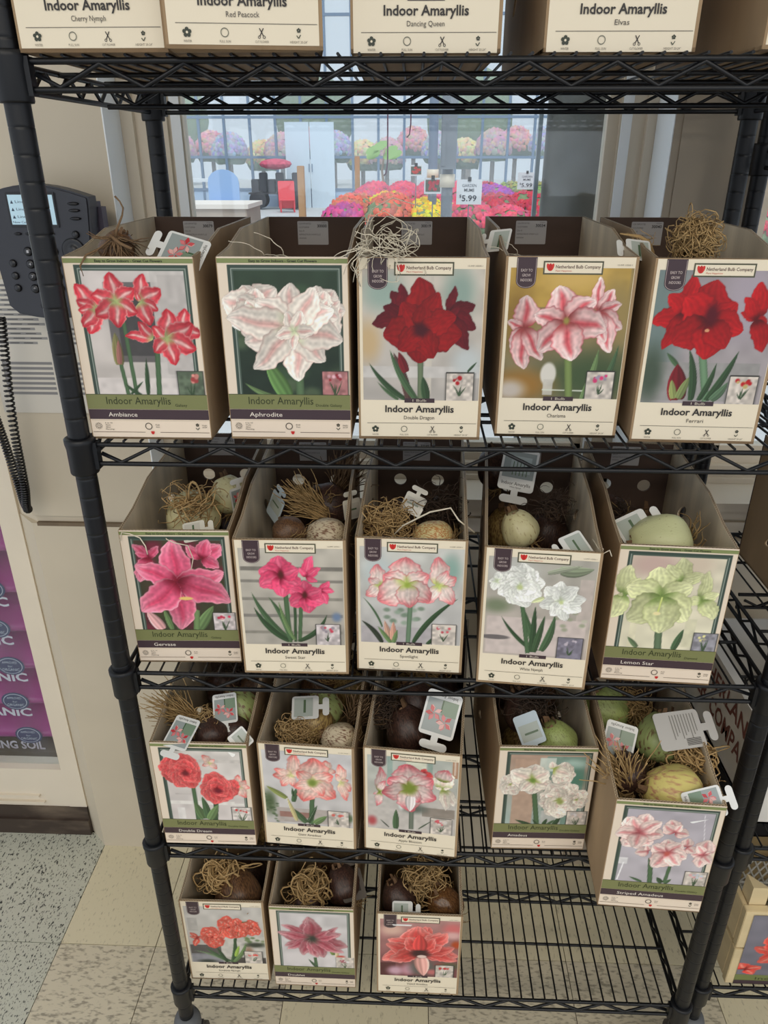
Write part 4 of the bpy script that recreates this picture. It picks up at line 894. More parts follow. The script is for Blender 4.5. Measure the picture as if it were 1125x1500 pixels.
# ---------------------------------------------------------------- bulbs, roots, tags
CONT=[
 ('bulb', 1, 0, 0.0598, 0.0512, 1.5144, 0.0202, ('brown', 20, -60), 'small brown bulb with wiry root in the leftmost box of the second shelf'),
 ('bulb', 2, 0, 0.0836, 0.1295, 1.1355, 0.0396, ('pale', 60, 20), 'pale bulb under a cap of dry roots in the box with the hot-pink lily picture'),
 ('bulb', 2, 0, 0.1303, 0.173, 1.1535, 0.0285, ('pale', 20, 0), 'smooth cream-green bulb at the back of the box with the hot-pink lily picture'),
 ('bulb', 2, 1, 0.2341, 0.0664, 1.1485, 0.0241, ('brown', 80, 30), 'brown papery bulb at the front left of the box picturing two pink trumpets'),
 ('bulb', 2, 1, 0.2869, 0.0755, 1.1385, 0.0281, ('flaky', 80, 80), 'flaky white-skinned bulb at the front right of the box picturing two pink trumpets'),
 ('bulb', 2, 1, 0.2725, 0.1923, 1.1335, 0.0352, ('dark', 120, 0), 'dark bulb under a spray of brown roots in the box picturing two pink trumpets'),
 ('bulb', 2, 2, 0.4329, 0.0729, 1.1385, 0.0279, ('striped', 80, 60), 'cream and orange striped bulb in the box with speckled pink flowers'),
 ('bulb', 2, 2, 0.359, 0.1036, 1.1285, 0.0327, ('brown', 0, 0), 'brown bulb buried in tan roots in the box with speckled pink flowers'),
 ('bulb', 2, 3, 0.5536, 0.1159, 1.1335, 0.027, ('pale', 10, 0), 'pale yellow bulb with brown-skinned top in the white star flowers box'),
 ('bulb', 2, 3, 0.5368, 0.2894, 1.1535, 0.033, ('dark', 30, 0), 'brown bulb behind the large white tag in the box of white star flowers'),
 ('bulb', 2, 4, 0.7385, 0.0686, 1.1415, 0.0422, ('pale2', 90, 90), 'large pale green bulb lying on its side in the box of pale yellow-green flowers'),
 ('bulb', 2, 4, 0.7, 0.209, 1.1135, 0.0355, ('dark', 90, 40), 'dark brown bulb at the back left of the box of pale yellow-green flowers'),
 ('bulb', 3, 0, 0.1326, 0.0969, 0.8156, 0.0326, ('green', 10, 0), 'green-necked bulb behind a white tag in the box picturing two red double flowers'),
 ('bulb', 3, 0, 0.1016, 0.0423, 0.8106, 0.0272, ('dark', 60, 30), 'small dark bulb by the rim of the box picturing two red double flowers'),
 ('bulb', 3, 0, 0.1325, 0.0581, 0.8056, 0.0254, ('dark', 80, 100), 'reddish brown bulb at the right of the box picturing two red double flowers'),
 ('bulb', 3, 1, 0.247, 0.0777, 0.8056, 0.0364, ('tan', 70, 0), 'yellow-brown bulb with coarse roots in the box picturing coral streaked flowers'),
 ('bulb', 3, 1, 0.2983, 0.0447, 0.8056, 0.0271, ('flaky', 80, 80), 'pale flaky bulb at the front right of the box picturing coral streaked flowers'),
 ('bulb', 3, 1, 0.2646, 0.1136, 0.8056, 0.0308, ('green', 0, 0), 'greenish bulb behind the flat white tag in the box picturing coral streaked flowers'),
 ('bulb', 3, 2, 0.4026, 0.0935, 0.7856, 0.037, ('dark', 20, 0), 'dark bulb in the box with the green-throated pink trumpet'),
 ('bulb', 3, 2, 0.4154, 0.1358, 0.8056, 0.0334, ('dark', 20, 0), 'reddish bulb at the back of the green-throated pink trumpet box'),
 ('bulb', 3, 3, 0.6295, 0.058, 0.8006, 0.0314, ('green2', 10, 0), 'smooth pale green bulb by the rim of the white double flowers box'),
 ('bulb', 3, 3, 0.5905, 0.1291, 0.7956, 0.0355, ('dark', 20, 0), 'dark bulb under roots in the box picturing white flowers on a brown ground'),
 ('bulb', 3, 4, 0.7788, -0.0411, 0.8036, 0.0403, ('yellow', 80, 80), 'large yellow and pink blotched bulb at the front of the jutting-out box'),
 ('bulb', 3, 4, 0.7235, -0.0019, 0.7956, 0.0299, ('dark', 60, 0), 'dark purple-brown bulb at the left of the jutting-out box'),
 ('bulb', 3, 4, 0.7783, 0.0516, 0.8156, 0.0371, ('green', 40, -30), 'green-necked scaly bulb standing in the middle of the jutting-out box'),
 ('bulb', 3, 4, 0.7189, 0.1388, 0.7956, 0.04, ('green2', 10, 0), 'green bulb at the back of the jutting-out box'),
 ('bulb', 4, 0, 0.1055, 0.0604, 0.4279, 0.0412, ('brown', 60, 40), 'shiny brown bulb with a green split in the bottom left box'),
 ('bulb', 4, 1, 0.2921, 0.0799, 0.4329, 0.0341, ('dark', 30, 0), 'dark round bulb in the bottom box picturing a spidery mauve flower'),
 ('bulb', 4, 1, 0.228, 0.0513, 0.4229, 0.0312, ('dark', 60, 0), 'dark bulb below pale roots in the bottom box picturing a spidery mauve flower'),
 ('bulb', 4, 2, 0.4701, 0.0525, 0.4279, 0.0334, ('shiny', 10, 0), 'shiny round brown bulb at the right of the rightmost bottom box'),
 ('bulb', 4, 2, 0.39, 0.0591, 0.4329, 0.0312, ('dark', 20, 0), 'dull brown bulb at the left of the rightmost bottom box'),
 ('roots', 1, 0, 0.0688, 0.0282, 1.5284, 0.0256, ('crown',), ''),
 ('roots', 1, 1, 0.2394, 0.0438, 1.5174, 0.0306, ('few',), ''),
 ('roots', 1, 2, 0.3674, 0.0095, 1.5244, 0.0321, ('white',), ''),
 ('roots', 1, 3, 0.5084, 0.0678, 1.5144, 0.0171, ('few',), ''),
 ('roots', 1, 4, 0.7097, 0.0622, 1.5274, 0.035, ('ball',), ''),
 ('roots', 1, 4, 0.6712, 0.1165, 1.5174, 0.0292, ('arm',), ''),
 ('roots', 2, 0, 0.0955, 0.1061, 1.1685, 0.0402, ('tangle',), ''),
 ('roots', 2, 1, 0.2464, 0.1603, 1.1535, 0.0461, ('spray',), ''),
 ('roots', 2, 1, 0.2908, 0.2284, 1.1635, 0.0464, ('spray2',), ''),
 ('roots', 2, 2, 0.3643, 0.0866, 1.1585, 0.0468, ('mass',), ''),
 ('roots', 2, 2, 0.437, 0.165, 1.1435, 0.0442, ('darkmass',), ''),
 ('roots', 2, 3, 0.6025, 0.1569, 1.1535, 0.0336, ('darkmass',), ''),
 ('roots', 2, 4, 0.7018, 0.1841, 1.1335, 0.0305, ('darkmass',), ''),
 ('roots', 3, 0, 0.0373, 0.0757, 0.8306, 0.0491, ('spray',), ''),
 ('roots', 3, 0, 0.086, 0.0578, 0.8206, 0.0359, ('mass',), ''),
 ('roots', 3, 1, 0.2253, 0.0478, 0.8206, 0.0375, ('mass',), ''),
 ('roots', 3, 1, 0.3178, 0.0979, 0.8206, 0.0454, ('spray2',), ''),
 ('roots', 3, 2, 0.3586, 0.1053, 0.8156, 0.0413, ('darkmass',), ''),
 ('roots', 3, 3, 0.5974, 0.1186, 0.8256, 0.05, ('darkmass',), ''),
 ('roots', 3, 4, 0.7013, -0.0079, 0.8256, 0.0549, ('spray3',), ''),
 ('roots', 3, 4, 0.8159, 0.0139, 0.8256, 0.0437, ('mass2',), ''),
 ('roots', 4, 0, 0.074, 0.0787, 0.4629, 0.0509, ('mass2',), ''),
 ('roots', 4, 1, 0.2336, 0.0649, 0.4529, 0.0528, ('mass2',), ''),
 ('roots', 4, 2, 0.4317, 0.0832, 0.4529, 0.0557, ('mass',), ''),
 ('tag', 1, 0, 0.1325, 0.0398, 1.5174, 0.0336, ('pic', 0, 40, -72), 'white picture tag standing behind the rim of the leftmost second-shelf box'),
 ('tag', 1, 3, 0.4985, 0.1266, 1.5204, 0.0247, ('plain', -35, 40, -100), 'white hook tag at the left of the box with pink-veined trumpets'),
 ('tag', 1, 4, 0.6557, 0.0869, 1.5144, 0.0252, ('plain', 10, 50, -80), 'white tag ends in the box with the single bright red flower'),
 ('tag', 2, 0, 0.1157, 0.0309, 1.1685, 0.025, ('hook', 0, 60, 75), 'white hook tag lying across roots in the box with the hot-pink lily picture'),
 ('tag', 2, 0, 0.15, 0.1516, 1.1635, 0.0279, ('pic', 55, 12, 4), 'narrow white tag with a red print at the back right of the hot-pink lily box'),
 ('tag', 2, 1, 0.2024, 0.1515, 1.1535, 0.0279, ('blue', -50, 12, 20), 'bluish white tag leaning on the left side of the two pink trumpets box'),
 ('tag', 2, 1, 0.3161, 0.1181, 1.1635, 0.025, ('hook', 45, 15, 5), 'white hook tag at the right side of the two pink trumpets box'),
 ('tag', 2, 2, 0.4027, 0.1481, 1.1585, 0.0256, ('hook', 10, 30, 30), 'dull grey hook tag among dark roots in the speckled pink flowers box'),
 ('tag', 2, 3, 0.558, 0.2107, 1.1785, 0.0431, ('pic2', -6, 38, 188), 'large white picture tag with hook above the white star flowers box'),
 ('tag', 2, 3, 0.6064, 0.0074, 1.1685, 0.0292, ('plain', 10, 55, -110), 'white tag edge by the rim of the white star flowers box'),
 ('tag', 2, 4, 0.7024, 0.0784, 1.1585, 0.0386, ('plain', -15, 45, 55), 'white hook tag beside the large bulb in the pale yellow-green flowers box'),
 ('tag', 3, 0, 0.0627, 0.006, 0.8396, 0.0322, ('pic', -12, 66, 186), 'picture tag hanging over the front rim of the red double flowers box'),
 ('tag', 3, 0, 0.1191, 0.0607, 0.8406, 0.0293, ('pic', 8, 50, 176), 'white brand tag resting on a green bulb in the red double flowers box'),
 ('tag', 3, 0, 0.1518, 0.0124, 0.8316, 0.0243, ('plain', 20, 45, -120), 'white tag end at the right rim of the red double flowers box'),
 ('tag', 3, 1, 0.2425, 0.0696, 0.8476, 0.0357, ('plain', 4, 80, 88), 'glossy white tag lying flat on bulbs in the coral streaked flowers box'),
 ('tag', 3, 2, 0.4464, 0.0544, 0.8406, 0.0434, ('pic', -8, 38, 190), 'upside down picture tag leaning in the pink and white trumpet box'),
 ('tag', 3, 3, 0.5854, 0.0481, 0.8256, 0.0309, ('blue', -30, 40, 140), 'bluish plastic tag in the box picturing white flowers on a brown ground'),
 ('tag', 3, 4, 0.8034, 0.0273, 0.8606, 0.0436, ('back', 4, 55, 84), 'large grey-backed tag with barcode across the jutting-out box'),
 ('tag', 3, 4, 0.713, 0.0347, 0.8156, 0.0367, ('pic', -12, 40, 188), 'white tag upside down at the left of the jutting-out box'),
 ('tag', 3, 4, 0.8044, -0.0824, 0.8316, 0.0329, ('pic', -12, 30, 66), 'white hook tag reaching past the front right corner of the jutting-out box'),
 ('tag', 4, 1, 0.3036, 0.0785, 0.4529, 0.0339, ('dark', 20, 70, 0), 'dim tag at the right side of the bottom box picturing a spidery mauve flower'),
 ('tag', 4, 2, 0.3964, 0.0148, 0.4579, 0.03, ('plain', 0, 60, 90), 'dim white tag lying by the rim of the rightmost bottom box'),
 ('bulb', 2, 2, 0.4395, 0.2126, 1.1035, 0.0318, ('dark', 0, 0), 'dark bulb under black roots at the back of the speckled pink flowers box'),
]

def bulb_mat(name,c1,c2,c3,scale,thr):
    m=mat('bulb skin '+name,c1,.42,col2=c2,scale=scale,stretch=(1.6,1.6,.3),thr=thr,bump=.25,spec=.45); return m
BM={'pale':bulb_mat('pale',(214,208,164),(150,120,76),0,4,(.30,.42)),'pale2':bulb_mat('pale2',(206,208,160),(120,90,60),0,16,(.27,.33)),'brown':bulb_mat('brown',(122,88,58),(62,42,32),0,14,(.35,.65)),
 'dark':bulb_mat('dark',(84,58,48),(40,28,26),0,12,(.35,.65)),'flaky':bulb_mat('flaky',(212,198,170),(120,80,60),0,10,(.36,.5)),'striped':bulb_mat('striped',(226,214,160),(196,130,70),0,12,(.42,.55)),
 'green':bulb_mat('green',(150,162,104),(110,84,60),0,5,(.36,.46)),'green2':bulb_mat('green2',(158,172,104),(120,120,70),0,12,(.3,.5)),'tan':bulb_mat('tan',(176,150,92),(106,80,50),0,10,(.4,.6)),
 'yellow':bulb_mat('yellow',(214,200,122),(182,128,100),0,4,(.34,.5)),'shiny':bulb_mat('shiny',(126,88,52),(70,44,28),0,10,(.3,.7))}
BM['shiny'].node_tree.nodes['Principled BSDF'].inputs['Roughness'].default_value=.25
import mathutils.noise as mn
_B={}
def bulb_meshes(kind,seed):
    """unit bulb (radius 1): body, dry neck, basal plate"""
    k=(kind,seed)
    if k in _B: return _B[k]
    n=28; prof=[]
    for i in range(15):
        t=i/14; a=-math.pi/2+t*math.pi*.86; r=math.cos(a)*(1.0); z=math.sin(a)*.86
        if t>.72: r=max(r,.30-.1*(t-.72)); z+= (t-.72)*1.1
        prof.append((max(r,.14),z))
    mb=MB(); mb.lathe(prof,n)
    for i,v in enumerate(mb.v):
        p=Vector(v); ang=math.atan2(p.y,p.x); q=1+.035*math.sin(ang*7+seed)+.05*mn.noise(p*1.7+Vector((seed*3,0,0))); mb.v[i]=(p.x*q,p.y*q,p.z)
    body=mb.mesh('body',BM[kind])
    mb=MB(); m=9
    for j in range(m):   # dry papery scales round the neck
        a=6.283*j/m+rnd.uniform(-.2,.2); h=rnd.uniform(1.05,1.5); o=Vector((math.cos(a),math.sin(a),0)); s=Vector((-math.sin(a),math.cos(a),0)); 
        mb.poly([o*.36-s*.14+Vector((0,0,.78)),o*.36+s*.14+Vector((0,0,.78)),o*.3+s*.07+Vector((0,0,h)),o*.3-s*.06+Vector((0,0,h*.97))],smooth=True); mb.poly([o*.34+s*.14+Vector((0,0,.78)),o*.34-s*.14+Vector((0,0,.78)),o*.28-s*.06+Vector((0,0,h*.97)),o*.28+s*.07+Vector((0,0,h))])
    neck=mb.mesh('neck',mat('dry bulb neck',(112,84,58),.8,var=.3,scale=20))
    mb=MB()
    for j in range(22):
        a=6.283*j/22; r=.25+.12*(j%3); p=Vector((math.cos(a)*r,math.sin(a)*r,-.80)); pts=[p]; d=Vector((math.cos(a)*.6,math.sin(a)*.6,-.5))
        for q in range(5):
            d=(d+Vector((rnd.uniform(-.5,.5),rnd.uniform(-.5,.5),rnd.uniform(-.2,.5)))).normalized(); pts.append(pts[-1]+d*.17)
        mb.tube(pts,[.04,.034,.028,.022,.016,.01],3)
    rt=mb.mesh('root_stubs',mat('dry tan root',(150,122,80),.85,var=.3,scale=30))
    _B[k]=(body,neck,rt); return _B[k]
M_ROOT={'tan':mat('tan dry root',(188,156,106),.85,var=.35,scale=60,rand=.12),'brown':mat('brown dry root',(120,94,66),.85,var=.35,scale=60),'dark':mat('dark dry root',(74,58,46),.9,var=.35,scale=60),'white':mat('white thread root',(222,212,190),.7,var=.1,scale=60)}
def roots_mesh(kind):
    r=random.Random(hash_of(kind)); mb=MB()
    def walk(p,d,n,step,curl,r0,r1,grav=0,center=None,pull=0):
        pts=[Vector(p)]; d=Vector(d).normalized()
        for i in range(n):
            d=d+Vector((r.uniform(-curl,curl),r.uniform(-curl,curl),r.uniform(-curl,curl)-grav))
            if pull: d=d-pts[-1]*pull
            d.normalize(); pts.append(pts[-1]+d*step)
        m=len(pts); mb.tube(pts,[r0+(r1-r0)*i/(m-1) for i in range(m)],3)
    U=r.uniform
    if kind=='ball':
        for k in range(430):
            v=Vector((U(-1,1),U(-1,1),U(-1,1))).normalized()*U(.35,.85); walk(v,(U(-1,1),U(-1,1),U(-1,1)),9,.17,.55,.022,.012,0,None,.75)
        return mb,'tan'
    if kind in('tangle',):
        for k in range(80): walk((U(-.6,.6),U(-.6,.6),U(-.2,.3)),(U(-1,1),U(-1,1),U(-.3,.6)),8,.22,.5,.03,.014,.05,None,.4)
        for k in range(3):
            pts=[(.05+.1*k+.22*math.cos(t),.0,.2+.75*math.sin(t)) for t in [math.pi*i/8 for i in range(9)]]; mb.tube(pts,.035,5)
            break
        return mb,'tan'
    if kind in('mass','mass2'):
        for k in range(70 if kind=='mass2' else 115):
            a=U(0,6.28); walk((U(-.6,.6),U(-.4,.4),U(-.2,.3)),(math.cos(a),math.sin(a)-.3,U(-.6,.7)),16 if kind=='mass2' else 12,.13,.36 if kind=='mass2' else .62,.044 if kind=='mass2' else .024,.014,.02,None,.62 if kind=='mass2' else .45)
        return mb,'tan' 
    if kind=='darkmass':
        for k in range(110):
            a=U(0,6.28); walk((U(-.4,.4),U(-.4,.4),U(-.2,.3)),(math.cos(a),math.sin(a),U(-.3,.9)),9,.15,.6,.022,.01,.05,None,.4)
        return mb,'dark'
    if kind in('spray','spray2','spray3'):
        ax=Vector((-.75,-.1,.65)) if kind=='spray' else Vector((.35,-.2,.9)) if kind=='spray2' else Vector((-.42,-.05,.9))
        c=Vector((.55,.1,-.5)) if kind=='spray' else Vector((-.2,.1,-.7)) if kind=='spray2' else Vector((.42,-.1,-.95))
        sd_=.16 if kind=='spray3' else .3
        for k in range(90):
            walk(c+Vector((U(-.16,.16),U(-.16,.16),U(-.2,.2))),ax+Vector((U(-sd_,sd_),U(-sd_,sd_),U(-sd_,sd_))),r.randint(6,10),.18,.2,.036,.012)
        return mb,('tan' if kind!='spray2' else 'brown')
    if kind=='crown':
        for k in range(46):
            a=U(0,6.28); walk((U(-.15,.15),U(-.15,.15),.1),(math.cos(a)*.7,math.sin(a)*.7,U(-1,-.1)),8,.17,.3,.05,.02)
        mb.tube([(0,0,.1),(.1,0,.45),(.25,0,.7),(.42,0,1.0),(.5,0,1.3),(.4,0,1.55),(.22,0,1.75)],[.07,.06,.05,.045,.04,.035,.05],6)
        mb.tube([(-.15,-.2,.2),(.3,-.35,-.1),(.8,-.45,-.3)],[.09,.08,.07],6)
        mb.tube([(-.2,-.3,-.1),(-.7,-.6,-.35),(-1.0,-1.0,-.5),(-1.2,-1.3,-.9),(-1.1,-1.35,-1.3)],[.06,.05,.05,.04,.02],5)
        return mb,'brown'
    if kind=='white':
        for k in range(44):
            a=U(0,6.28); walk((U(-.7,.7),U(-.5,.5),U(-.4,.4)),(math.cos(a),math.sin(a)*.4,U(-.5,.7)),9,.2,.5,.022,.012,.0,None,.3)
        for k in range(5): walk((-.6,-.2,U(-.2,.2)),(-.8,-.6,U(-.2,.6)),9,.14,.25,.022,.012,.12)
        return mb,'white'
    if kind=='few':
        for k in range(4): walk((U(-.5,.5),0,-.2),(U(-1,1),U(-.3,.3),U(.2,.6)),9,.16,.35,.022,.012,.1)
        return mb,'white'
    if kind=='arm':
        mb.tube([(.35,0,-.7),(.3,0,-.3),(.1,0,.1),(-.3,0,.3),(-.7,-.1,.36),(-1.1,-.1,.42)],[.14,.13,.1,.08,.05,.03],7)
        for k in range(14): walk((U(-.6,.3),0,U(-.1,.3)),(U(-1,1),U(-1,1),U(-.6,.6)),6,.12,.4,.022,.01)
        return mb,'tan'
def hash_of(s): return sum(ord(c)*(i+3) for i,c in enumerate(s))
_RM={}
def roots(kind):
    if kind not in _RM:
        mb,c=roots_mesh(kind); _RM[kind]=mb.mesh('root_strands',M_ROOT[c])
    return _RM[kind]
_TG={}
def tag_meshes(kind):
    if kind in _TG: return _TG[kind]
    # card in the xz plane, front towards -y, height about 2 (unit), hook at the top
    w=.62; pts=[]
    def arc(cx,cz,r,a0,a1,n=5): return [(cx+r*math.cos(a0+(a1-a0)*k/n),cz+r*math.sin(a0+(a1-a0)*k/n)) for k in range(n+1)]
    r=.13; h0,h1=-1,.55
    if kind=='hook' or kind=='plain': h0=-.6
    P=arc(w-r,h0+r,r,-math.pi/2,0)+arc(w-r,h1-r,r,0,math.pi/2)+[(.12,h1),(.12,.72)]+arc(.34,.86,.14,-math.pi/2,math.pi/2,6)+[(-.36,1.0)]+arc(-.36,.86,.14,math.pi/2,math.pi*1.5,6)+[(-.12,.72),(-.12,h1)]+arc(-w+r,h1-r,r,math.pi/2,math.pi)+arc(-w+r,h0+r,r,math.pi,math.pi*1.5)
    bm=bmesh.new(); vs=[bm.verts.new((x,0,z)) for x,z in P]; es=[bm.edges.new((vs[k],vs[(k+1)%len(vs)])) for k in range(len(vs))]
    bmesh.ops.triangle_fill(bm,edges=es,use_beauty=True); rr=bmesh.ops.extrude_face_region(bm,geom=bm.faces[:]); bmesh.ops.translate(bm,verts=[e for e in rr['geom'] if isinstance(e,bmesh.types.BMVert)],vec=(0,.02,0)); bmesh.ops.recalc_face_normals(bm,faces=bm.faces[:])
    col={'pic':(222,222,218),'pic2':(222,222,218),'plain':(224,224,220),'hook':(216,212,198),'blue':(190,204,212),'back':(186,182,176),'dark':(110,104,98)}[kind]
    mb=MB(); mb.bm(bm,col); card=mb.mesh('card',M_PLASTIC,True)
    mb=MB(); pl=lambda x,z:(x,-.012,z)
    def rc(x0,z0,x1,z1,c,o=.01): mb.poly([(x0,-o,z0),(x1,-o,z0),(x1,-o,z1),(x0,-o,z1)],c)
    if kind=='pic':
        rc(-.54,-.72,.54,.42,(150,158,156)); rc(-.54,-.72,.0,-.2,(120,140,118),.012); 
        rr_=random.Random(5)
        for q in range(22):
            a=q*1.26+rr_.uniform(-.2,.2); f0=(-.2,.02) if q<11 else (.24,-.22); d=.17; cx,cz=f0[0]+d*math.cos(a),f0[1]+d*math.sin(a); x_,z_=math.cos(a),math.sin(a)
            mb.poly([(f0[0]+x_*.02-z_*.02,-.014-.0006*q,f0[1]+z_*.02+x_*.02),(cx-z_*.075,-.014-.0006*q,cz+x_*.075),(f0[0]+x_*.30,-.014-.0006*q,f0[1]+z_*.30),(cx+z_*.075,-.014-.0006*q,cz-x_*.075)][::-1],((190,58,64),(214,120,122),(228,176,170),(204,84,88))[q%4])
        rc(-.02,-.72,.03,-.3,(60,90,56),.013)
        put_text(mb,'Indoor Amaryllis',-.46,.46,-.9,.12,(60,56,54),pl)
    if kind=='pic2':
        rc(-.54,-.86,.54,.1,(150,158,156)); rc(-.4,-.7,.3,-.1,(176,186,184),.012)
        for q in range(5): rc(-.3+.12*q,-.5,-.27+.12*q,.0,(96,116,90),.013)
        put_text(mb,'Indoor Amaryllis',.5,-.5,.36,-.13,(60,56,54),pl); put_text(mb,'White Nymph',.2,-.2,.46,-.06,(90,86,84),pl)
    if kind=='back':
        for k in range(9): rc(-.5,.34-k*.1,.1+.1*((k*7)%3),.37-k*.1,(130,126,120))
        for k in range(8): rc(.3+.03*k,-.1,.315+.03*k,.4,(50,48,46))
    if kind in('plain','blue','hook'): 
        rc(-.5,-.5,.5,.3,(176,184,176) if kind!='hook' else (200,196,184)); rc(-.4,-.1,.3,.0,(90,110,84),.012)
    if kind=='dark': rc(-.4,-.6,.4,.3,(70,66,62))
    pr=mb.mesh('print',M_PLASTIC,True); _TG[kind]=(card,pr); return _TG[kind]
boxc={}
for k,s,i,x,y,z,r,ex,lab in CONT:
    if k=='bulb':
        kind,tx,rz=ex; o=empty('amaryllis_bulb',(x,y,z),0,lab,'bulb','amaryllis bulbs in the boxes'); o.rotation_euler=(R(tx*-1),R((rz%50)-25),R(rz)); o.scale=(r,r,r)
        a,b,c=bulb_meshes(kind,(s*5+i)%3); link('body',a,o); link('neck',b,o); link('root_stubs',c,o)
    elif k=='roots':
        kind=ex[0]; where=SHORT[(s,i)]
        o=link('dry_roots',roots(kind),None,(x,y,z),(0,0,0)); o.scale=(r,r,r)
        tag(o,{'ball':'matted ball of tan roots rising out of the ','crown':'wiry brown root crown rising out of the ','white':'tangle of white thread roots in the ','few':'few pale curling root threads in the ','arm':'thick twisted root arm in the ','tangle':'cap of tan roots in the ','mass':'fine tan root mass in the ','mass2':'coarse curling tan roots in the ','darkmass':'dark wiry roots in the ','spray':'leftward spray of tan roots in the ','spray2':'upright spray of brown roots in the ','spray3':'leaning spray of roots in the '}[kind]+where,'roots',kind='stuff')
    else:
        kind,rz,tx,ry=ex; o=empty('plant_tag',(x,y,z),0,lab,'tag','plastic hang tags among the bulbs'); o.rotation_mode='YXZ'; o.rotation_euler=Euler((R(-tx),R(ry),R(rz)),'YXZ'); o.scale=(r,r,r)
        a,b=tag_meshes(kind); link('card',a,o); link('print',b,o)
# half-hidden bulbs and roots filling the deeper part of each box
for (s_,i_),(x,y,yaw) in BOXES.items():
    if s_<2: continue
    for j,(lx,ly,lz,q) in enumerate(((.042,.27,.10,.036),(.104,.262,.10,.036),(.072,.17,.06,.042))):
        px=x+lx*math.cos(yaw)-ly*math.sin(yaw); py=y+lx*math.sin(yaw)+ly*math.cos(yaw)
        kind=('dark','brown','tan')[(s_+i_+j)%3]
        o=empty('amaryllis_bulb',(px,py,HS[s_]+lz),0,('left','right','middle')[j]+' half hidden bulb '+('at the back','at the back','under the others')[j]+' of the '+SHORT[(s_,i_)],'bulb','amaryllis bulbs in the boxes'); o.rotation_euler=(rnd.uniform(-.3,.3),rnd.uniform(-.3,.3),rnd.uniform(0,6)); o.scale=(q,q,q)
        a,b,c=bulb_meshes(kind,(s_*3+i_+j)%3); link('body',a,o); link('neck',b,o); link('root_stubs',c,o)
    if s_==2: continue
    lx,ly,lz=.072,.235,.18; px=x+lx*math.cos(yaw)-ly*math.sin(yaw); py=y+lx*math.sin(yaw)+ly*math.cos(yaw)
    o=link('dry_roots',roots(('darkmass','mass','mass2')[(s_*2+i_)%3]),None,(px,py,HS[s_]+lz),(0,0,s_*1.7+i_)); o.scale=(.046,.046,.036); tag(o,'shadowed roots heaped at the back of the '+SHORT[(s_,i_)],'roots',kind='stuff')
# strings and threads over the rims
def thread(pts,r,m,label,cat='root'):
    mb=MB(); mb.tube(pts,r,5); o=link('root_thread',mb.mesh('root_thread',m)); return tag(o,label,cat,'loose pale root threads over the box rims')
thread([(0.0225, 0.0128, 1.1621), (0.0252, 0.0148, 1.173), (0.0365, 0.0128, 1.1723), (0.0491, 0.0128, 1.1666), (0.0546, 0.0128, 1.1547), (0.0556, 0.0128, 1.1426)],0.0008,M_ROOT['white'],'pale thread curling over the left corner of the hot-pink lily box')
thread([(0.0699, 0.0428, 1.1575), (0.0837, 0.0128, 1.1653), (0.0929, 0.0128, 1.1604), (0.1103, 0.0128, 1.1568), (0.1153, 0.0128, 1.1377), (0.1107, 0.0128, 1.1202)],0.0007,M_ROOT['white'],'pale thread hanging down the front of the hot-pink lily box')
thread([(0.3688, 0.0656, 1.1411), (0.3881, 0.0556, 1.1692), (0.4237, 0.0556, 1.1899), (0.451, 0.0656, 1.1916), (0.4618, 0.0556, 1.1786), (0.4834, 0.0556, 1.1608)],0.0012,M_ROOT['white'],'long pale thread arching across the speckled pink flowers box')
thread([(0.3514, 0.0212, 1.5161), (0.3409, 0.0112, 1.513), (0.3341, 0.0092, 1.4991), (0.3391, 0.0092, 1.4833)],0.0007,M_ROOT['white'],'white thread hanging over the left corner of the dark red flower box')
thread([(0.399, 0.1112, 1.5607), (0.371, 0.1112, 1.568), (0.3471, 0.1112, 1.5561), (0.3404, 0.0712, 1.534), (0.3466, 0.0412, 1.5167)],0.0006,M_ROOT['white'],'white thread rising against the window above the dark red flower box')
thread([(0.6415, 0.0063, 1.1649), (0.6289, 0.0163, 1.174), (0.6343, -0.0157, 1.17), (0.6427, -0.0157, 1.1759), (0.6462, -0.0157, 1.1674)],0.0008,M_ROOT['white'],'frayed pale thread at the right corner of the white star flowers box')
# ---------------------------------------------------------------- desk phone on the pier
ph=empty('desk_phone',(-.205,.518,1.47),0,'dark grey desk phone with keypad and lit screen mounted on the cream pier','phone')
M_PH=mat('charcoal phone plastic',(52,54,62),.45,spec=.5,var=.06,scale=30); M_KEY=mat('dark phone key',(34,35,40),.35)
def PT(x,z): return (x,-.092+.02*(z/.1)*.0,z)
mb=MB(); out=[]
for k in range(13):
    t=k/12; x=-.088+.176*t; out.append((x,.084+.018*math.sin(math.pi*t)))
out2=[(.088,.07),(.074,-.085)]+[(.06-.12*k/8,-.098-.008*math.sin(math.pi*k/8)) for k in range(9)]+[(-.074,-.085)]
P=out+out2; n=len(P)
v=[(x,-.095,z) for x,z in P]+[(x,-.062,z) for x,z in P]
mb.add(v,[tuple(range(n))[::-1]]+[(i,(i+1)%n,(i+1)%n+n,i+n) for i in range(n)][::1]+[tuple(range(n,2*n))]); me=mb.mesh('front_panel',M_PH)
bmx=bmesh.new(); bmx.from_mesh(me); bmesh.ops.recalc_face_normals(bmx,faces=bmx.faces[:]); bmesh.ops.bevel(bmx,geom=[e for e in bmx.edges if abs(e.verts[0].co.y+.095)<1e-5 and abs(e.verts[1].co.y+.095)<1e-5],offset=.003,segments=2,affect='EDGES'); bmx.to_mesh(me); bmx.free()
link('front_panel',me,ph)
mb=MB(); mb.rbox(-.083,-.066,-.075,.093,-.03,.075,.008); mb.rbox(-.07,-.034,-.095,.106,0,.03,.008); mb.rbox(.06,-.03,-.05,.112,0,.0,.006); link('back_housing',mb.mesh('back_housing',mat('purple grey phone shell',(78,72,88),.5)),ph)
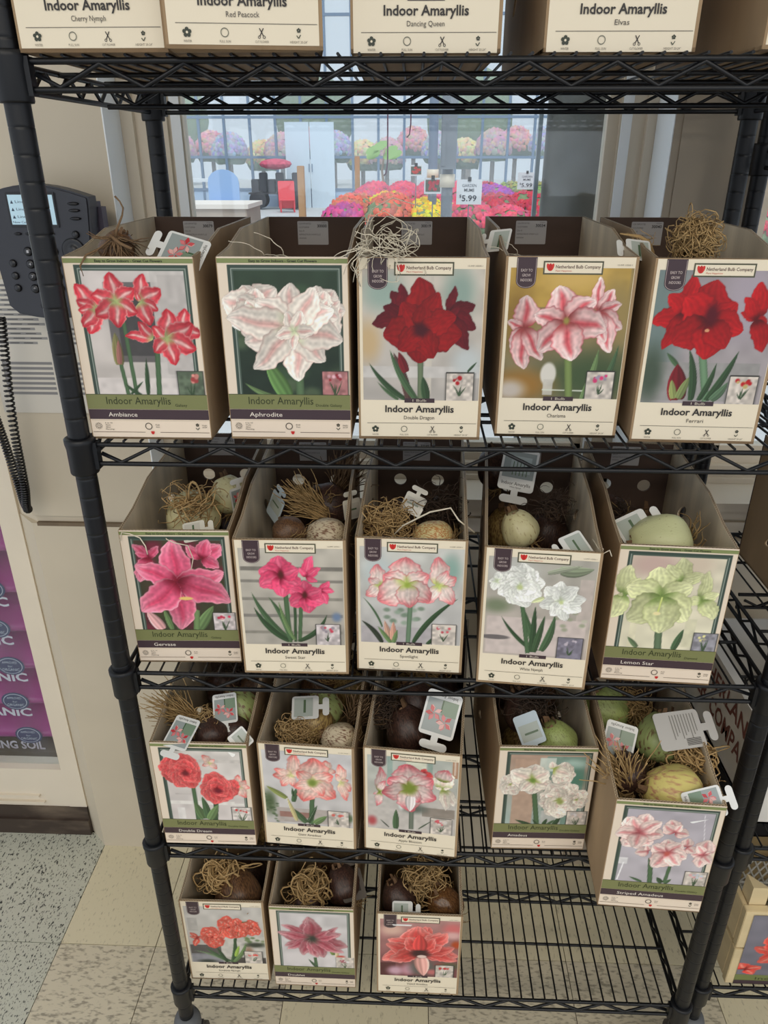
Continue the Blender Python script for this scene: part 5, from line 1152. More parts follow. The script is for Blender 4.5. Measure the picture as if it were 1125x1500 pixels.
mb=MB(); mb.rbox(-.043,-.0975,.038,.037,-.094,.091,.0015); bz=link('screen_bezel',mb.mesh('screen_bezel',M_KEY),ph)
mb=MB(); mb.poly([(-.039,-.098,.043),(.033,-.098,.043),(.033,-.098,.087),(-.039,-.098,.087)]); link('lcd_screen',mb.mesh('lcd_screen',mat('backlit phone screen',(176,206,220),.3,emit=.35)),bz)
mb=MB(); pl=lambda x,z:(x,-.0983,z)
for k,t in enumerate(('Line 1','Line 2','Line 3')):
    put_text(mb,t,-.028,-.008,.075-k*.011,.004,(60,80,100),pl); mb.poly([pl(-.036,.074-k*.011),pl(-.031,.074-k*.011),pl(-.0335,.079-k*.011)],(60,80,100))
put_text(mb,'New Call  Forward',-.037,.01,.045,.0035,(60,80,100),pl); link('lettering',mb.mesh('lettering',M_PRINT,True),bz)
def key(x,z,rx,rz,t=None,col=M_KEY):
    k=link('key',KM,ph,(x,-.0955,z)); k.scale=(rx,1,rz)
    if t:
        m=MB(); put_text(m,t,x-.0018,x+.0018 if len(t)<2 else x+.004,z-.002,.0045,(190,190,196),lambda a,b:(a,-.0988,b)); link('lettering',m.mesh('lettering',M_PRINT,True),ph)
mb=MB(); mb.lathe([(1,0),(1,.0016),(.8,.003)],16,M=Matrix.Rotation(R(90),4,'X')); KM=mb.mesh('key',M_KEY)
for r,row in enumerate(('123','456','789','*0#')):
    for c,t in enumerate(row): key(-.023+c*.021,.002-r*.0195,.0072,.0072,t)
for r in range(3): key(-.052,-.0165-r*.0195,.0062,.0062)
for x in (.046,.046,.046):
    pass
for z in (.074,.064,.052): key(.064,z,.009,.0026)
key(.06,.028,.006,.006)
for x in (-.034,-.016,.002,.02): key(x,.029,.006,.0022)
mb=MB(); mb.lathe([(.019,0),(.019,.001),(.016,.002),(.012,.0012),(.008,.0012),(.007,.003)],24,M=Matrix.Rotation(R(90),4,'X')); link('navigation_dial',mb.mesh('navigation_dial',M_KEY),ph,(.052,-.0955,.004))
mb=MB(); mb.rbox(-.02,-.0968,-.088,.014,-.095,-.081,.0006); link('message_bar',mb.mesh('message_bar',M_KEY),ph)
# handset cord
mb=MB(); path=[Vector(p) for p in [(-.315,.455,1.36),(-.322,.455,1.30),(-.333,.458,1.22),(-.340,.46,1.14),(-.343,.462,1.08),(-.345,.462,1.03),(-.350,.462,.995),(-.353,.47,.985),(-.360,.474,1.0),(-.363,.474,1.04),(-.368,.474,1.09),(-.372,.472,1.14),(-.378,.47,1.19),(-.39,.465,1.25)]]
def samp(P,u):
    u=u*(len(P)-1); i=min(int(u),len(P)-2); f=u-i
    p0=P[max(i-1,0)];p1=P[i];p2=P[i+1];p3=P[min(i+2,len(P)-1)]
    return .5*((2*p1)+(p2-p0)*f+(2*p0-5*p1+4*p2-p3)*f*f+(3*p1-p0-3*p2+p3)*f*f*f)
pts=[]; NT=112; 
for k in range(NT*9+1):
    u=k/(NT*9); c=samp(path,u); t=(samp(path,min(1,u+.002))-samp(path,max(0,u-.002))).normalized(); x=t.cross(Vector((0,1,0))).normalized(); y=t.cross(x); a=6.2832*k/9
    pts.append(c+x*.0068*math.cos(a)+y*.0068*math.sin(a))
mb.tube(pts,.0021,5); o=link('handset_cord',mb.mesh('handset_cord',mat('glossy black cord',(18,18,20),.25))); tag(o,'black coiled handset cord hanging in a loop below the phone','cord')
# paper list
mb=MB(); mb.box(-.40,-.0006,-.235,-.001,.0,.0,(214,208,196)); mb.box(-.40,-.0004,-.235,-.001,0,0)
mb=MB(); pp=lambda x,z:(x,-.0012,z)
mb.box(0,-.001,-.245,.24,0,.0,(216,210,198))
for col in range(2):
    for r in range(13): 
        if col==1 and r in(7,8): continue
        w_=.085+.02*((r*7+col*3)%3)/2; mb.poly([pp(.006+col*.118,-.012-r*.0085),pp(.006+col*.118+w_,-.012-r*.0085),pp(.006+col*.118+w_,-.0075-r*.0085),pp(.006+col*.118,-.0075-r*.0085)],(150,148,146))
        for q in range(3):
            a=.006+col*.118+w_*(.1+.3*q); mb.poly([(a,-.0014,-.0105-r*.0085),(a+w_*.2,-.0014,-.0105-r*.0085),(a+w_*.2,-.0014,-.009-r*.0085),(a,-.0014,-.009-r*.0085)],(90,88,88))
    for r in range(7):
        mb.poly([pp(.016+col*.118,-.152-r*.0095),pp(.11+col*.118,-.152-r*.0095),pp(.11+col*.118,-.147-r*.0095),pp(.016+col*.118,-.147-r*.0095)],(136,134,134))
o=link('phone_list',mb.mesh('phone_list',M_PRINT,True),None,(-.378,.5105,1.415)); tag(o,'white paper extension list in grey rows taped below the phone','paper')
# ---------------------------------------------------------------- soil bags outside the door light
M_BAG=mat('purple soil bag plastic',(186,72,146),.3,var=.16,scale=6,bump=.4)
def bag(x,z,yaw,label,words):
    b=empty('soil_bag',(x,.66,z),yaw,label,'bag','purple soil bags stacked on a pallet')
    bm=bmesh.new(); bmesh.ops.create_cube(bm,size=1); bmesh.ops.subdivide_edges(bm,edges=bm.edges[:],cuts=7,use_grid_fill=True)
    for v in bm.verts:
        x_,y_,z_=v.co*2; k=(1-abs(x_)**4*.55)*(1-abs(y_)**4*.5)
        v.co=Vector((-.33+x_*.36*(1-.05*z_*z_),.23+y_*.23*(1-.10*z_*z_),.056+z_*.055*k+.006*mn.noise(Vector((x_*2,y_*2,z_+x*9)))))
    m=MB(); m.bm(bm,smooth=True); link('body',m.mesh('body',M_BAG),b)
    m=MB(); f=lambda u,w_:(u,-.004,w_)
    put_text(m,words[0],-.22,-.015,.012,.026,(226,214,224),f,.03)
    if len(words)>1: put_text(m,words[1],-.30,-.14,.066,.016,(70,50,110),f)
    link('lettering',m.mesh('lettering',M_PRINT,True),b)
    m=MB(); cx,cz=(-.05,.06)
    m.poly([(cx+.036*math.cos(6.283*k/20),-.0055,cz+.028*math.sin(6.283*k/20)) for k in range(20)],(62,66,104)); m.poly([(cx+.031*math.cos(6.283*k/20),-.006,cz+.024*math.sin(6.283*k/20)) for k in range(20)],(196,196,210)); m.poly([(cx+.029*math.cos(6.283*k/20),-.0065,cz+.022*math.sin(6.283*k/20)) for k in range(20)],(62,66,104))
    g=lambda u,w_:(u,-.0072,w_); put_text(m,'APPROVED',cx-.019,cx+.019,cz+.008,.007,(214,214,224),g); put_text(m,'for',cx-.006,cx+.006,cz-.003,.006,(214,214,224),g); put_text(m,'ORGANIC',cx-.022,cx+.022,cz-.014,.008,(214,214,224),g)
    link('seal',m.mesh('seal',M_PRINT,True),b); return b
WD=[('POTTING SOIL','Maine'),('ORGANIC','Maine'),('ORGANIC',),('ORGANIC',),('ORGANIC',),('ORGANIC',),('POTTING SOIL',)]
NMB=['lowest purple soil bag, lying on the pallet','second purple soil bag from the pallet','third purple soil bag from the pallet','fourth purple soil bag from the pallet','fifth purple soil bag from the pallet','sixth purple soil bag from the pallet','topmost purple soil bag of the stack']
for k in range(7): bag(-.545-.012*(k%2),.175+.112*k,0,NMB[k]+' behind the door glass',WD[k])
pl_=empty('wood_pallet',(-.56,.66,.0),0,'grey wooden pallet under the purple soil bags','pallet'); M_PW=mat('grey pallet wood',(132,118,98),.8,var=.2,scale=12,stretch=(.2,1,1))
for k in range(4): 
    m=MB(); m.box(-.8,.0+.13*k,.15,.03,.09+.13*k,.172); link('plank',m.mesh('plank',M_PW),pl_)
for k in range(3):
    m=MB(); m.box(-.8+.37*k,0,.03,-.72+.37*k,.5,.15); link('runner',m.mesh('runner',M_PW),pl_)
# ---------------------------------------------------------------- right-hand unit's goods
# kraft box on the C shelf
nb=empty('bulb_box',(.9925,.055,.9632),0,'large plain kraft box with oval hand holes, cut by the right edge of the photo','box','cardboard amaryllis boxes on the wire shelves')
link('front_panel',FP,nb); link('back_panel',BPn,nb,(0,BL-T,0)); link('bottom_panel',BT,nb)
for x0,o_,i_ in ((0,0,T/2),(BW-T,T/2,0)):
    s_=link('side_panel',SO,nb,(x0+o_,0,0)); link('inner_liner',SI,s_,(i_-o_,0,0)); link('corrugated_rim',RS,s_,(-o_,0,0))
# white carton on the D shelf with brown lettering on its side
wc=empty('white_carton',(.968,.08,.6195),0,'white carton with brown lettering on its side, on the right unit behind the post','carton')
M_WC=mat('white carton board',(222,218,210),.6,var=.05,scale=10)
m=MB(); m.box(0,0,0,.004,.36,.165); m.box(.19,0,0,.194,.36,.165); m.box(0,0,0,.194,.004,.165); m.box(0,.356,0,.194,.36,.165); m.box(0,0,0,.194,.36,.004); link('body',m.mesh('body',M_WC),wc)
m=MB(); m.box(-.002,-.002,.155,.014,.362,.167); m.box(.18,-.002,.155,.196,.362,.167); link('rim_flap',m.mesh('rim_flap',M_WC),wc)
m=MB(); f=lambda u,w_:(-.0008,.345-u,w_); put_text(m,'NETHERLAND',.0,.30,.104,.036,(120,66,54),f,.02); put_text(m,'BULB',.0,.1,.05,.036,(120,66,54),f,.02); put_text(m,'COMPANY',.12,.32,.05,.036,(120,66,54),f,.02); link('lettering',m.mesh('lettering',M_PRINT,True),wc)
# cream boards standing behind it
m=MB(); m.rbox(1.19,.07,.6195,1.21,.42,.80,.002); o=link('cream_board',m.mesh('cream_board',M_FRAME)); tag(o,'cream board standing on edge right of the white lettered carton','board')
def basket(x,y,z,sx,sy,h,m_,label,name='lattice_basket',cat='basket',grp=None):
    b=empty(name,(x,y,z),0,label,cat,grp); mm=MB(); n=int(sx/.014)
    def wall(o,u,L):
        o=Vector(o);u=Vector(u);k=0
        q=.016; nn=int(L/q)+1
        for i in range(nn):
            a=o+u*(i*q); 
            for s_ in (1,-1):
                p=[a,a+u*(s_*h*.5)+Vector((0,0,h))]; e=p[1]
                t=(e-o).dot(u)
                if 0<=t<=L: mm.rod(p[0],e,.0022,4,caps=False)
        for zz in (0,.5*h,h): mm.rod(o+Vector((0,0,zz)),o+u*L+Vector((0,0,zz)),.0032,5)
    wall((0,0,0),(1,0,0),sx);wall((0,sy,0),(1,0,0),sx);wall((0,0,0),(0,1,0),sy);wall((sx,0,0),(0,1,0),sy)
    link('lattice_side',mm.mesh('lattice_side',m_),b); mm=MB(); mm.box(0,0,0,sx,sy,.003); link('base',mm.mesh('base',m_),b); return b
basket(1.005,.20,.2655,.26,.22,.13,mat('white plastic lattice',(196,196,192),.5),'white lattice basket behind the wooden crate on the lowest right shelf')
basket(1.0,.09,.6195,.17,.30,.06,mat('black plastic lattice',(36,36,38),.5),'black lattice tray inside the white lettered carton')
# dark tray with bulb packets
dt=empty('packet_tray',(1.045,.0,.42),0,'x','tray')
bpy.data.objects.remove(dt)
tr_=empty('packet_tray',(1.02,.20,.6195-.165),0,'shallow black tray of red bulb packets hung below the right unit lower shelf','tray')
m=MB(); m.box(0,0,0,.2,.2,.003); m.box(0,0,0,.004,.2,.035); m.box(0,0,0,.2,.004,.035); m.box(.196,0,0,.2,.2,.035); m.box(0,.196,0,.2,.2,.035); link('body',m.mesh('body',mat('black tray plastic',(30,30,32),.4)),tr_)
for sx_ in (.006,.19):
    m=MB(); m.rod((sx_,.01,.03),(sx_,.01,.165),.002,5); m.rod((sx_,.19,.03),(sx_,.19,.165),.002,5); link('hanger',m.mesh('hanger',M_BLACK),tr_)
for k in range(5):
    m=MB(); m.box(0,0,0,.05,.003,.06,(214,206,200)); m.poly([(.004,-.0006,.004),(.046,-.0006,.004),(.046,-.0006,.05),(.004,-.0006,.05)],((150,60,60),(120,110,120),(170,70,80))[k%3]); m.poly([(.025+.016*math.cos(t),-.001,.03+.014*math.sin(t)) for t in [6.283*j/8 for j in range(8)]],(206,90,90))
    o=link('bulb_packet',m.mesh('bulb_packet',M_PRINT,True),None,(1.03+.033*(k%5),.225+.03*k,.4585),(R(-18),0,0)); tag(o,'picture packet standing in the shallow black tray','packet','bulb packets in the black tray')
# wooden crate with picture
wcx,wcy,wcz=.9785,.0405,.2655
cr=empty('wooden_crate',(wcx,wcy,wcz),0,'pale pine slat crate with a red flower picture on its front, lower right corner','crate')
M_PINE=mat('pale pine',(214,194,152),.7,var=.16,scale=9,stretch=(.2,.2,2),bump=.1)
for k in range(2):
    m=MB(); m.rbox(0,.014,.004+.098*k,.008,.30,.092+.098*k,.001); link('slat',m.mesh('slat',M_PINE),cr); m=MB(); m.rbox(.26,.014,.004+.098*k,.268,.30,.092+.098*k,.001); link('slat',m.mesh('slat',M_PINE),cr)
    m=MB(); m.rbox(0,.30,.004+.098*k,.268,.308,.092+.098*k,.001); link('slat',m.mesh('slat',M_PINE),cr)
for k in range(2):
    m=MB(); m.rbox(.0,0,.0+.098*k,.268,.013,.094+.098*k,.001); link('slat',m.mesh('slat',M_PINE),cr)
for x in (.009,.232):
    for y in (.014,.27):
        m=MB(); prism(m,[(x,y),(x+.028,y),(x,y+.028)] if x<.1 else [(x+.028,y),(x+.028,y+.028),(x,y)],0,.232); link('corner_post',m.mesh('corner_post',M_PINE),cr)
for k in range(3):
    m=MB(); m.box(.009,.02+.095*k,.002,.259,.10+.095*k,.008); link('floor_slat',m.mesh('floor_slat',M_PINE),cr)
class _A: pass
def crate_picture():
    art=(9,0,'W','','',((122,120,132),(110,108,120)),None,[('L',60,48,62,84,3.5,0,(70,96,66)),('F',46,104,((16,120,.4),(30,150,.42),(62,158,.42),(24,80,.42),(82,110,.42),(58,66,.42),(84,80,.4)),'fer2'),('F',14,62,((6,78,.6),(30,70,.5),(24,50,.5)),'fer2')])
    PAL['fer2']=((120,16,20),(224,70,60),(232,96,84),(240,150,130),(246,170,150)); return photo_mesh(art,1.2)
pm=crate_picture(); o=link('picture_print',pm,cr,(.004,-.0006,-.024)); o.scale=(1.7,1,1.06)
m=MB(); m.box(.014,-.0006,.0,.245,.0,.026,(112,122,70)); 
for k in range(4): rect(m,0,0,0,0,(0,0,0),0)
put_text(m,'Indoor Amaryllis',.05,.2,.014,.007,(52,58,30),lambda x,z:(x,-.001,z)); m.poly([(.014,-.0009,.001),(.245,-.0009,.001),(.245,-.0009,.011),(.014,-.0009,.011)],(66,50,56)); link('label_band',m.mesh('label_band',M_PRINT,True),cr)
# ---------------------------------------------------------------- greenhouse seen through the window
M_CONC=mat('pale concrete path',(196,196,196),.8,var=.1,scale=1.5)
mb=MB(); mb.box(-30,.75,-.06,30,60,-.02); g_=struct('ground',mb,M_CONC)
col_=empty('concrete_column',(.735,.86,0),0,'rough grey column just outside the window glass','column'); mb=MB(); mb.lathe([(.076,0),(.076,2.6)],28); link('shaft',mb.mesh('shaft',M_GALV),col_); mb=MB(); mb.lathe([(.09,0),(.09,.04),(.078,.05)],28); link('base',mb.mesh('base',M_GALV),col_)
mb=MB(); mb.box(-.004,-.006,0,.004,.006,2.6); link('conduit',mb.mesh('conduit',mat('pale blue grey metal',(176,190,204),.4)),col_,(-.09,-.01,0))
M_STEEL=mat('blue grey greenhouse steel',(120,138,160),.5); M_STEEL2=mat('galvanised post',(128,134,142),.5,var=.12,scale=12)
gh=empty('greenhouse_wall',(0,27,0),0,'distant glazed greenhouse wall with blue grey mullions','wall'); gh['kind']='structure'
for k in range(30):
    x=-12+k*.86; mb=MB(); mb.box(x-.04,-.05,0,x+.04,.05,6.5); link('mullion',mb.mesh('mullion',M_STEEL),gh)
for z in (.55,1.55,2.75,3.05,4.4,5.6): mb=MB(); mb.box(-12,-.06,z-.04,14,.04,z+.04); link('rail',mb.mesh('rail',M_STEEL),gh)
mb=MB(); mb.box(-12,-.03,0,14,0,.55); link('kick_panel',mb.mesh('kick_panel',mat('pale blue panel',(176,196,220),.5)),gh)
dg=bpy.data.materials.new('hazy greenhouse glazing'); dg.use_nodes=True; nt=dg.node_tree; nt.nodes.clear(); o_=nt.nodes.new('ShaderNodeOutputMaterial'); m1=nt.nodes.new('ShaderNodeMixShader'); m1.inputs[0].default_value=.18; t_=nt.nodes.new('ShaderNodeBsdfTransparent'); d_=nt.nodes.new('ShaderNodeBsdfTranslucent'); d_.inputs[0].default_value=(.8,.88,.95,1); nt.links.new(t_.outputs[0],m1.inputs[1]); nt.links.new(d_.outputs[0],m1.inputs[2]); nt.links.new(m1.outputs[0],o_.inputs[0])
for k in range(29): mb=MB(); mb.box(-12+k*.86+.04,0,.55,-12+(k+1)*.86-.04,.01,6.5); link('pane',mb.mesh('pane',dg),gh)
def ico(r,sub=1):
    bm=bmesh.new(); bmesh.ops.create_icosphere(bm,subdivisions=sub,radius=r); return bm
def mound(rx,rz,nf,col,seed,fs=.03):
    r=random.Random(seed); mb=MB(); bm=ico(1,3)
    for v in bm.verts: q=1+.12*mn.noise(v.co*3+Vector((seed,0,0))); v.co=Vector((v.co.x*rx*q,v.co.y*rx*q,max(v.co.z,-.5)*rz*q))
    mb.bm(bm,smooth=True); fol=mb.mesh('foliage',mat('chrysanthemum leaf',(132,150,108),.8,var=.3,scale=18,rand=.2)); mb=MB()
    for k in range(nf):
        a=r.uniform(0,6.283); z=r.uniform(-.1,1); q=math.sqrt(max(0,1-z*z)); p=Vector((q*math.cos(a)*rx,q*math.sin(a)*rx,z*rz))*r.uniform(1,1.1); s=fs*r.uniform(.7,1.2)
        c=tuple(max(0,min(255,int(v*r.uniform(.85,1.12)))) for v in col); nrm=Vector((p.x/rx,p.y/rx,p.z/rz)).normalized(); x=nrm.cross(Vector((0,0,1))); x=x.normalized() if x.length>.1 else Vector((1,0,0)); y=nrm.cross(x)
        ring_=[p+x*math.cos(t)*s+y*math.sin(t)*s-nrm*s*.3 for t in [6.283*j/6 for j in range(6)]]; n0=len(mb.v); mb.v+=[tuple(v) for v in ring_]+[tuple(p+nrm*s*.5)]
        for j in range(6): mb.f.append((n0+j,n0+(j+1)%6,n0+6)); mb.c.append(c); mb.sm.append(True)
    return fol,mb.mesh('blossoms',M_PRINT,True)
MV={'coral':mound(.215,.17,300,(222,84,112),1),'magenta':mound(.215,.17,260,(206,70,140),2),'yellow':mound(.215,.17,240,(246,206,44),3),'orange':mound(.215,.17,200,(224,110,84),4),'red':mound(.215,.17,260,(200,50,74),5),'green':mound(.215,.17,60,(150,160,90),6),'purple':mound(.215,.17,260,(170,70,170),7)}
mb=MB(); mb.lathe([(.10,-.2),(.13,0),(.13,.01)],14); POT=mb.mesh('pot',mat('black nursery pot',(40,42,44),.5))
def flowerpot(x,y,z,c,s=1.):
    o=empty('chrysanthemum_plant',(x,y,z),rnd.uniform(0,6),{'coral':'coral pink','magenta':'magenta pink','yellow':'bright yellow','orange':'orange','red':'deep red','green':'green, barely flowering','purple':'purple'}[c]+' potted chrysanthemum mound in the massed beds outside the window','flower',c+' chrysanthemums massed outside the window')
    o.scale=(s,s,s); f,b=MV[c]; link('foliage',f,o,(0,0,.08)); link('blossoms',b,o,(0,0,.08)); link('pot',POT,o); return o
# bench tops carry the pots
def bench(x0,x1,y0,y1,z,label):
    b=empty('plant_bench',((x0+x1)/2,(y0+y1)/2,0),0,label,'bench','steel benches outside the window'); hx,hy=(x1-x0)/2,(y1-y0)/2
    mb=MB(); mb.box(-hx,-hy,z-.05,hx,hy,z); link('bench_top',mb.mesh('bench_top',M_STEEL2),b)
    for sx in (-1,1):
        for sy in (-1,1): mb=MB(); mb.rod((sx*(hx-.05),sy*(hy-.05),0),(sx*(hx-.05),sy*(hy-.05),z-.05),.025,8); link('leg',mb.mesh('leg',M_STEEL2),b)
bench(-.32,3.6,5.6,7.3,.82,'near steel bench under the yellow and pink flowers'); bench(-.4,4.6,8.0,10.4,.82,'far steel bench under the coral pink flowers'); bench(3.75,6.2,4.4,7.2,.82,'steel bench under the pink flowers seen at the right edge')
import itertools
def pick(u,row):
    if row==0: return 'magenta' if u<.12 else 'orange' if u<.16 else 'yellow' if u<.40 else 'green' if u<.46 else 'coral' if u<.72 else 'red'
    if row==1: return 'orange' if u<.16 else 'green' if u<.25 else 'yellow' if u<.50 else 'coral' if u<.7 else 'red' if u<.85 else 'coral'
    if row==2: return 'orange' if u<.16 else 'yellow' if u<.5 else 'red' if u<.75 else 'green'
    return 'orange' if u<.12 else 'yellow' if u<.42 else 'coral' if u<.6 else 'red'
for row,y in enumerate((5.8,6.16,6.52,6.9,7.2)):
    for k in range(11):
        x=-.17+k*.34+rnd.uniform(-.02,.02); u=(x+.12)/1.95; flowerpot(x,y+rnd.uniform(-.02,.02),1.0+rnd.uniform(-.04,.05),pick(u,row))
for row,y in enumerate((8.25,8.75,9.25,9.75,10.2)):
    for k in range(14):
        x=-.1+k*.36+rnd.uniform(-.02,.02); u=(x+.1)/2.8; c='coral' if u<.42 else 'purple' if .5<u<.62 and row<3 else 'green' if u>.55 else 'red'; flowerpot(x,y+rnd.uniform(-.03,.03),1.02,c,1.05)
for row in range(5):
    for k in range(6): flowerpot(3.95+k*.40+rnd.uniform(-.02,.02),4.7+row*.5,1.02,'magenta' if (row+k)%4 else 'coral',1.1)
# posts, stakes, signs
def post(x,y,r,h,m_,label): 
    o=empty('support_post',(x,y,0),0,label,'post'); mb=MB(); mb.rod((0,0,0),(0,0,h),r,12); link('shaft',mb.mesh('shaft',m_),o); mb=MB(); mb.lathe([(r+.012,1.42),(r+.012,1.50)],12); link('clamp',mb.mesh('clamp',M_FRAME),o); return o
post(.615,4.6,.038,4,M_STEEL2,'galvanised post standing in the flower beds, nearest of the two'); post(.56,6.5,.04,4.5,M_STEEL,'blue grey post behind the galvanised post')
mb=MB(); mb.box(-.05,-.02,0,.05,.02,.42); mb.box(-.045,-.024,.02,-.02,.02,.4); o=link('meter_box',mb.mesh('meter_box',M_STEEL2),None,(.615,4.545,1.53)); tag(o,'grey upright box fixed on the galvanised post','box')
def stake(x,y,h,w_,label):
    mb=MB(); mb.rbox(-w_,-w_,0,w_,w_,h,.004); o=link('wooden_stake',mb.mesh('wooden_stake',mat('raw timber',(186,142,100),.8,var=.15,scale=6)),None,(x,y,-.02)); tag(o,label,'stake')
stake(-.47,5.4,1.56,.026,'raw timber stake nearest the window, left of the flowers'); stake(-.42,10.9,1.62,.035,'shorter timber stake among the orange flowers')
def sign(x,y,z,w_,h,label,price,pic=None):
    o=empty('price_sign',(x,y,z),0,label,'sign'); mb=MB(); mb.box(-w_/2,0,-h/2,w_/2,.004,h/2,(222,224,228)); link('card',mb.mesh('card',M_PLASTIC,True),o)
    mb=MB(); f=lambda u,v:(u,-.002,v)
    if pic:
        mb.poly([f(-w_*.42,-h*.36),f(w_*.42,-h*.36),f(w_*.42,h*.38),f(-w_*.42,h*.38)],(90,96,80))
        for q in range(14): cx=rnd.uniform(-.34,.34)*w_; cz=rnd.uniform(-.22,.32)*h; mb.poly([(cx+w_*.1*math.cos(t),-.003-.0002*q,cz+w_*.09*math.sin(t)) for t in [6.283*j/7 for j in range(7)]],pic)
    else:
        put_text(mb,'GARDEN',-w_*.28,w_*.28,h*.2,h*.12,(90,96,110),f); put_text(mb,'MUMS',-w_*.2,w_*.2,h*.02,h*.12,(70,74,84),f,.02); put_text(mb,price,-w_*.28,w_*.3,-h*.36,h*.24,(60,64,76),f,.01); put_text(mb,'$',-w_*.38,-w_*.3,-h*.22,h*.12,(60,64,76),f)
    link('print',mb.mesh('print',M_PLASTIC,True),o); mb=MB(); mb.box(-.012,-.006,h/2-.012,.012,.008,h/2+.016); link('clip',mb.mesh('clip',mat('black clip',(40,40,44),.5)),o)
    mb=MB(); mb.rod((0,.012,.004-z if y<5.5 else .82-z),(0,.012,h/2),.004,6); link('stem',mb.mesh('stem',M_STEEL2),o)
sign(.79,5.0,1.375,.18,.165,'white price card reading 5.99 clipped among the flowers','5.99'); sign(1.62,8.1,1.36,.2,.17,'small far white price card right of the 5.99 card','5.99')
sign(.53,5.0,1.415,.125,.105,'red flower picture card left of the galvanised post','',(190,50,66)); sign(.41,5.9,1.50,.10,.08,'smaller red flower picture card further left','',(200,60,50))
# things on the path
pb=empty('timber_planter',(-1.22,6.0,0),0,'pale timber planter box outside the window at the left','planter'); M_TP=mat('pale weathered timber',(176,160,146),.8,var=.12,scale=5)
for k in range(6): mb=MB(); mb.box(-.45,-.02,.02+.2*k,.19,.02,.2+.2*k); link('board',mb.mesh('board',M_TP),pb)
for k in range(6): mb=MB(); mb.box(.15,.02,.02+.2*k,.19,.6,.2+.2*k); link('board',mb.mesh('board',M_TP),pb)
mb=MB(); mb.box(-.47,-.04,1.2,.21,.62,1.235); link('cap',mb.mesh('cap',mat('sun bleached cap board',(226,216,206),.7)),pb)
ct=empty('plant_cart',(-4.15,26,0),0,'black plant cart loaded with red flowering pots in front of the greenhouse wall','cart'); M_CB=mat('cart black',(50,50,56),.6)
mb=MB(); mb.box(-.9,-.3,.45,.9,.3,.5); link('deck',mb.mesh('deck',M_CB),ct)
for x in (-.6,.6):
    mb=MB(); mb.rod((x,-.34,.28),(x,-.28,.28),.28,20); mb.rod((x,.28,.28),(x,.34,.28),.28,20); link('wheel',mb.mesh('wheel',M_CB),ct)
mb=MB(); 
for k in range(6): mb.rbox(-.8+.27*k,-.25,.5,-.57+.27*k,.1,.9+.2*(k%2),.02)
link('crate',mb.mesh('crate',M_CB),ct)
mb=MB(); bm=ico(.42,2); mb.bm(bm,M=Matrix.Translation((.0,0,1.35))@Matrix.Diagonal((1.3,1,.4,1))); link('flowers',mb.mesh('flowers',mat('cart red flowers',(206,84,110),.8,var=.3,scale=12)),ct)
rc_=empty('red_chair',(-3.6,24.5,0),.2,'bright red plastic chair standing before the black cart','chair'); rc_.scale=(.8,.8,.78); M_RC=mat('red plastic',(232,74,84),.4)
mb=MB(); mb.rbox(-.32,-.04,.12,.32,.04,1.15,.02,M=Matrix.Rotation(R(-10),4,'X')); link('backrest',mb.mesh('backrest',M_RC),rc_); mb=MB(); mb.rbox(-.3,-.5,.42,.3,0,.47,.02); link('seat',mb.mesh('seat',M_RC),rc_)
for x in (-.26,.26):
    for y in (-.44,-.04): mb=MB(); mb.rod((x,y,0),(x,y,.44),.025,8); link('leg',mb.mesh('leg',M_RC),rc_)
lt=empty('long_table',(-7.6,25.2,0),0,'long white-topped bench table along the greenhouse wall','table'); mb=MB(); mb.box(-3,-.4,.85,2.2,.4,.93); link('table_top',mb.mesh('table_top',mat('white table top',(214,218,222),.6)),lt)
for x in (-2.8,-1,.6,2): mb=MB(); mb.box(x-.04,-.3,0,x+.04,.3,.85); link('leg',mb.mesh('leg',M_STEEL),lt)
def blue_chair(x,y,l): 
    o=empty('blue_seat',(x,y,0),0,l,'chair'); mb=MB(); P=[(-.45,.2),(.45,.2),(.45,.9)]+[(.45*math.cos(t),.9+.35*math.sin(t)) for t in [math.pi*k/8 for k in range(1,8)]]+[(-.45,.9)]; n=len(P); v=[(a,-.03,b) for a,b in P]+[(a,.03,b) for a,b in P]; mb.add(v,[tuple(range(n)),tuple(range(n,2*n))[::-1]]+[(i,i+n,(i+1)%n+n,(i+1)%n) for i in range(n)]); link('backrest',mb.mesh('backrest',mat('pale blue plastic',(150,180,220),.5)),o); mb=MB(); mb.box(-.42,-.5,.3,.42,-.03,.36); link('seat',mb.mesh('seat',MATS['pale blue plastic']),o)
    for sx in (-.38,.38): mb=MB(); mb.box(sx-.03,-.48,0,sx+.03,.0,.3); link('leg',mb.mesh('leg',MATS['pale blue plastic']),o)
blue_chair(-6.9,20.5,'rounded pale blue seat beyond the timber planter'); blue_chair(-5.1,22.5,'second pale blue seat left of the red chair')
dr=empty('white_doors',(-3.1,26.8,0),0,'white double doors in the greenhouse wall','door')
for k in range(2): mb=MB(); mb.box(-.82+.83*k,-.04,-.02,-.02+.83*k,.04,2.6); link('door_leaf',mb.mesh('door_leaf',mat('white painted door',(206,220,232),.6)),dr)
for k in range(2): mb=MB(); mb.box(-.06+.1*k,-.07,1.1,-.03+.1*k,-.03,1.35); link('handle',mb.mesh('handle',M_STEEL),dr)
FR_=[((240,190,190),11),((246,220,160),12),((214,206,232),13),((240,170,170),14)]
HB=[mound(.6,.66,420,c,s,.10) for c,s in FR_]
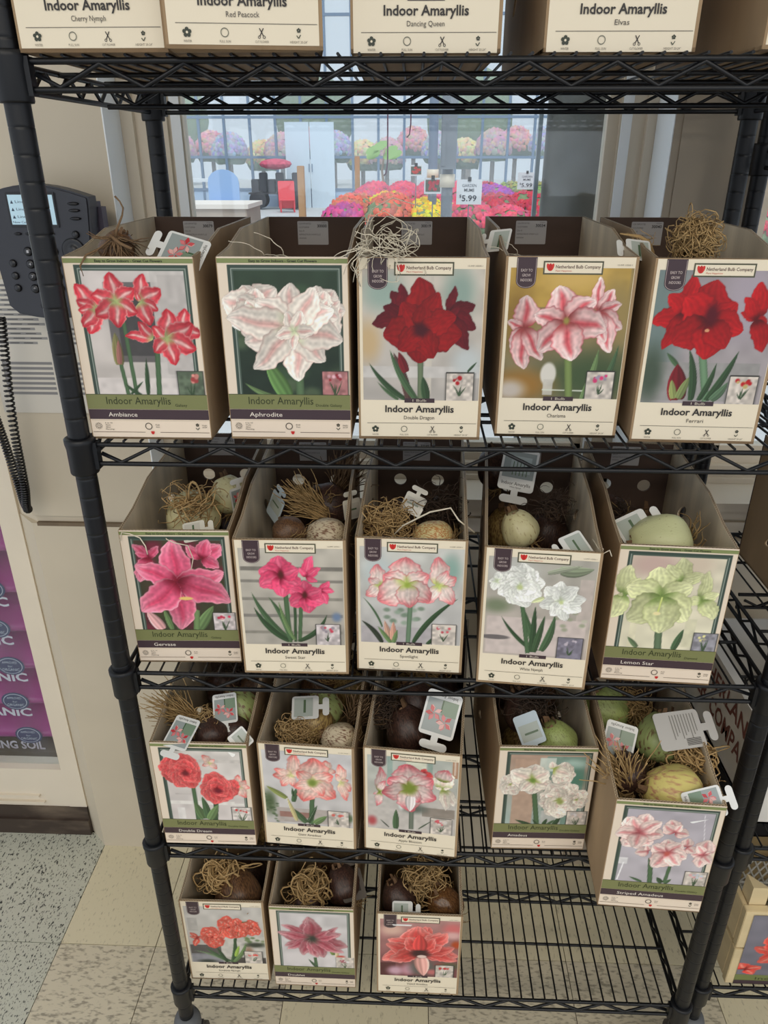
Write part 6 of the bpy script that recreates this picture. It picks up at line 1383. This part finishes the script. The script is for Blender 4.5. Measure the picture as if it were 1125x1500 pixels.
for k in range(26):
    c=(k*7)%4; x=-12+k*.95; z=1.55+rnd.uniform(-.15,.35)
    o=empty('flowering_shrub',(x,29.0+(k%2)*1.3,0),0,('pale pink','yellow','lilac','rose')[c]+' flowering shrub behind the distant greenhouse glazing','shrub',('pale pink','yellow','lilac','rose')[c]+' shrubs behind the greenhouse wall'); link('foliage',HB[c][0],o,(0,0,z)); link('blossoms',HB[c][1],o,(0,0,z)); mb=MB(); mb.rod((0,0,0),(0,0,z),.08,6); link('stem',mb.mesh('stem',M_TP),o)
TR=mound(2.2,2.4,0,(90,120,80),31)
for k in range(5):
    o=empty('far_tree',(-14+k*8.6,46+rnd.uniform(-3,3),0),0,'soft green tree far behind the greenhouse','tree','trees far behind the greenhouse'); link('crown',TR[0],o,(0,0,3.4)); mb=MB(); mb.rod((0,0,0),(0,0,3),.2,8); link('trunk',mb.mesh('trunk',M_TP),o)
# a young fig-like plant and hanging wires
yp=empty('young_tree',(-.07,11.5,0),0,'slim potted sapling with a few large green leaves left of the posts','plant'); mb=MB(); mb.tube([(0,0,.3),(.05,0,.9),(-.02,0,1.4),(.03,0,1.75)],[.03,.025,.02,.012],6); link('stem',mb.mesh('stem',M_TP),yp); mb=MB(); mb.lathe([(.13,0),(.18,.32),(.16,.32)],14); link('pot',mb.mesh('pot',MATS['black nursery pot']),yp)
for k in range(7):
    a=k*.9; mb=MB(); c=Vector((.17*math.cos(a),.17*math.sin(a),1.62+.06*(k%3))); mb.poly([c+Vector((.11*math.cos(t),.04*math.sin(t),.07*math.sin(t+.5))) for t in [6.283*j/8 for j in range(8)]]); link('leaf',mb.mesh('leaf',mat('fresh green leaf',(140,176,110),.5)),yp)
for x,y,z0,l in ((.19,5.5,1.47,'thin dark wire hanging with a hooked end left of the posts'),(.36,6.2,1.75,'short rusty chain hanging between wire and post')):
    mb=MB(); mb.tube([(0,0,4),(0,0,z0+.1),(-.01,0,z0+.02),(-.03,0,z0)],.006,5); o=link('hanging_wire',mb.mesh('hanging_wire',mat('dark plum wire',(96,60,80),.6)),None,(x,y,0)); tag(o,l,'wire')
# roof of the greenhouse: purlins far overhead
rf=empty('greenhouse_roof',(0,0,0)); rf['kind']='structure'
for k in range(8): mb=MB(); mb.box(-12,5+3*k-.04,5.9,14,5+3*k+.04,6.0); link('purlin',mb.mesh('purlin',M_STEEL),rf)
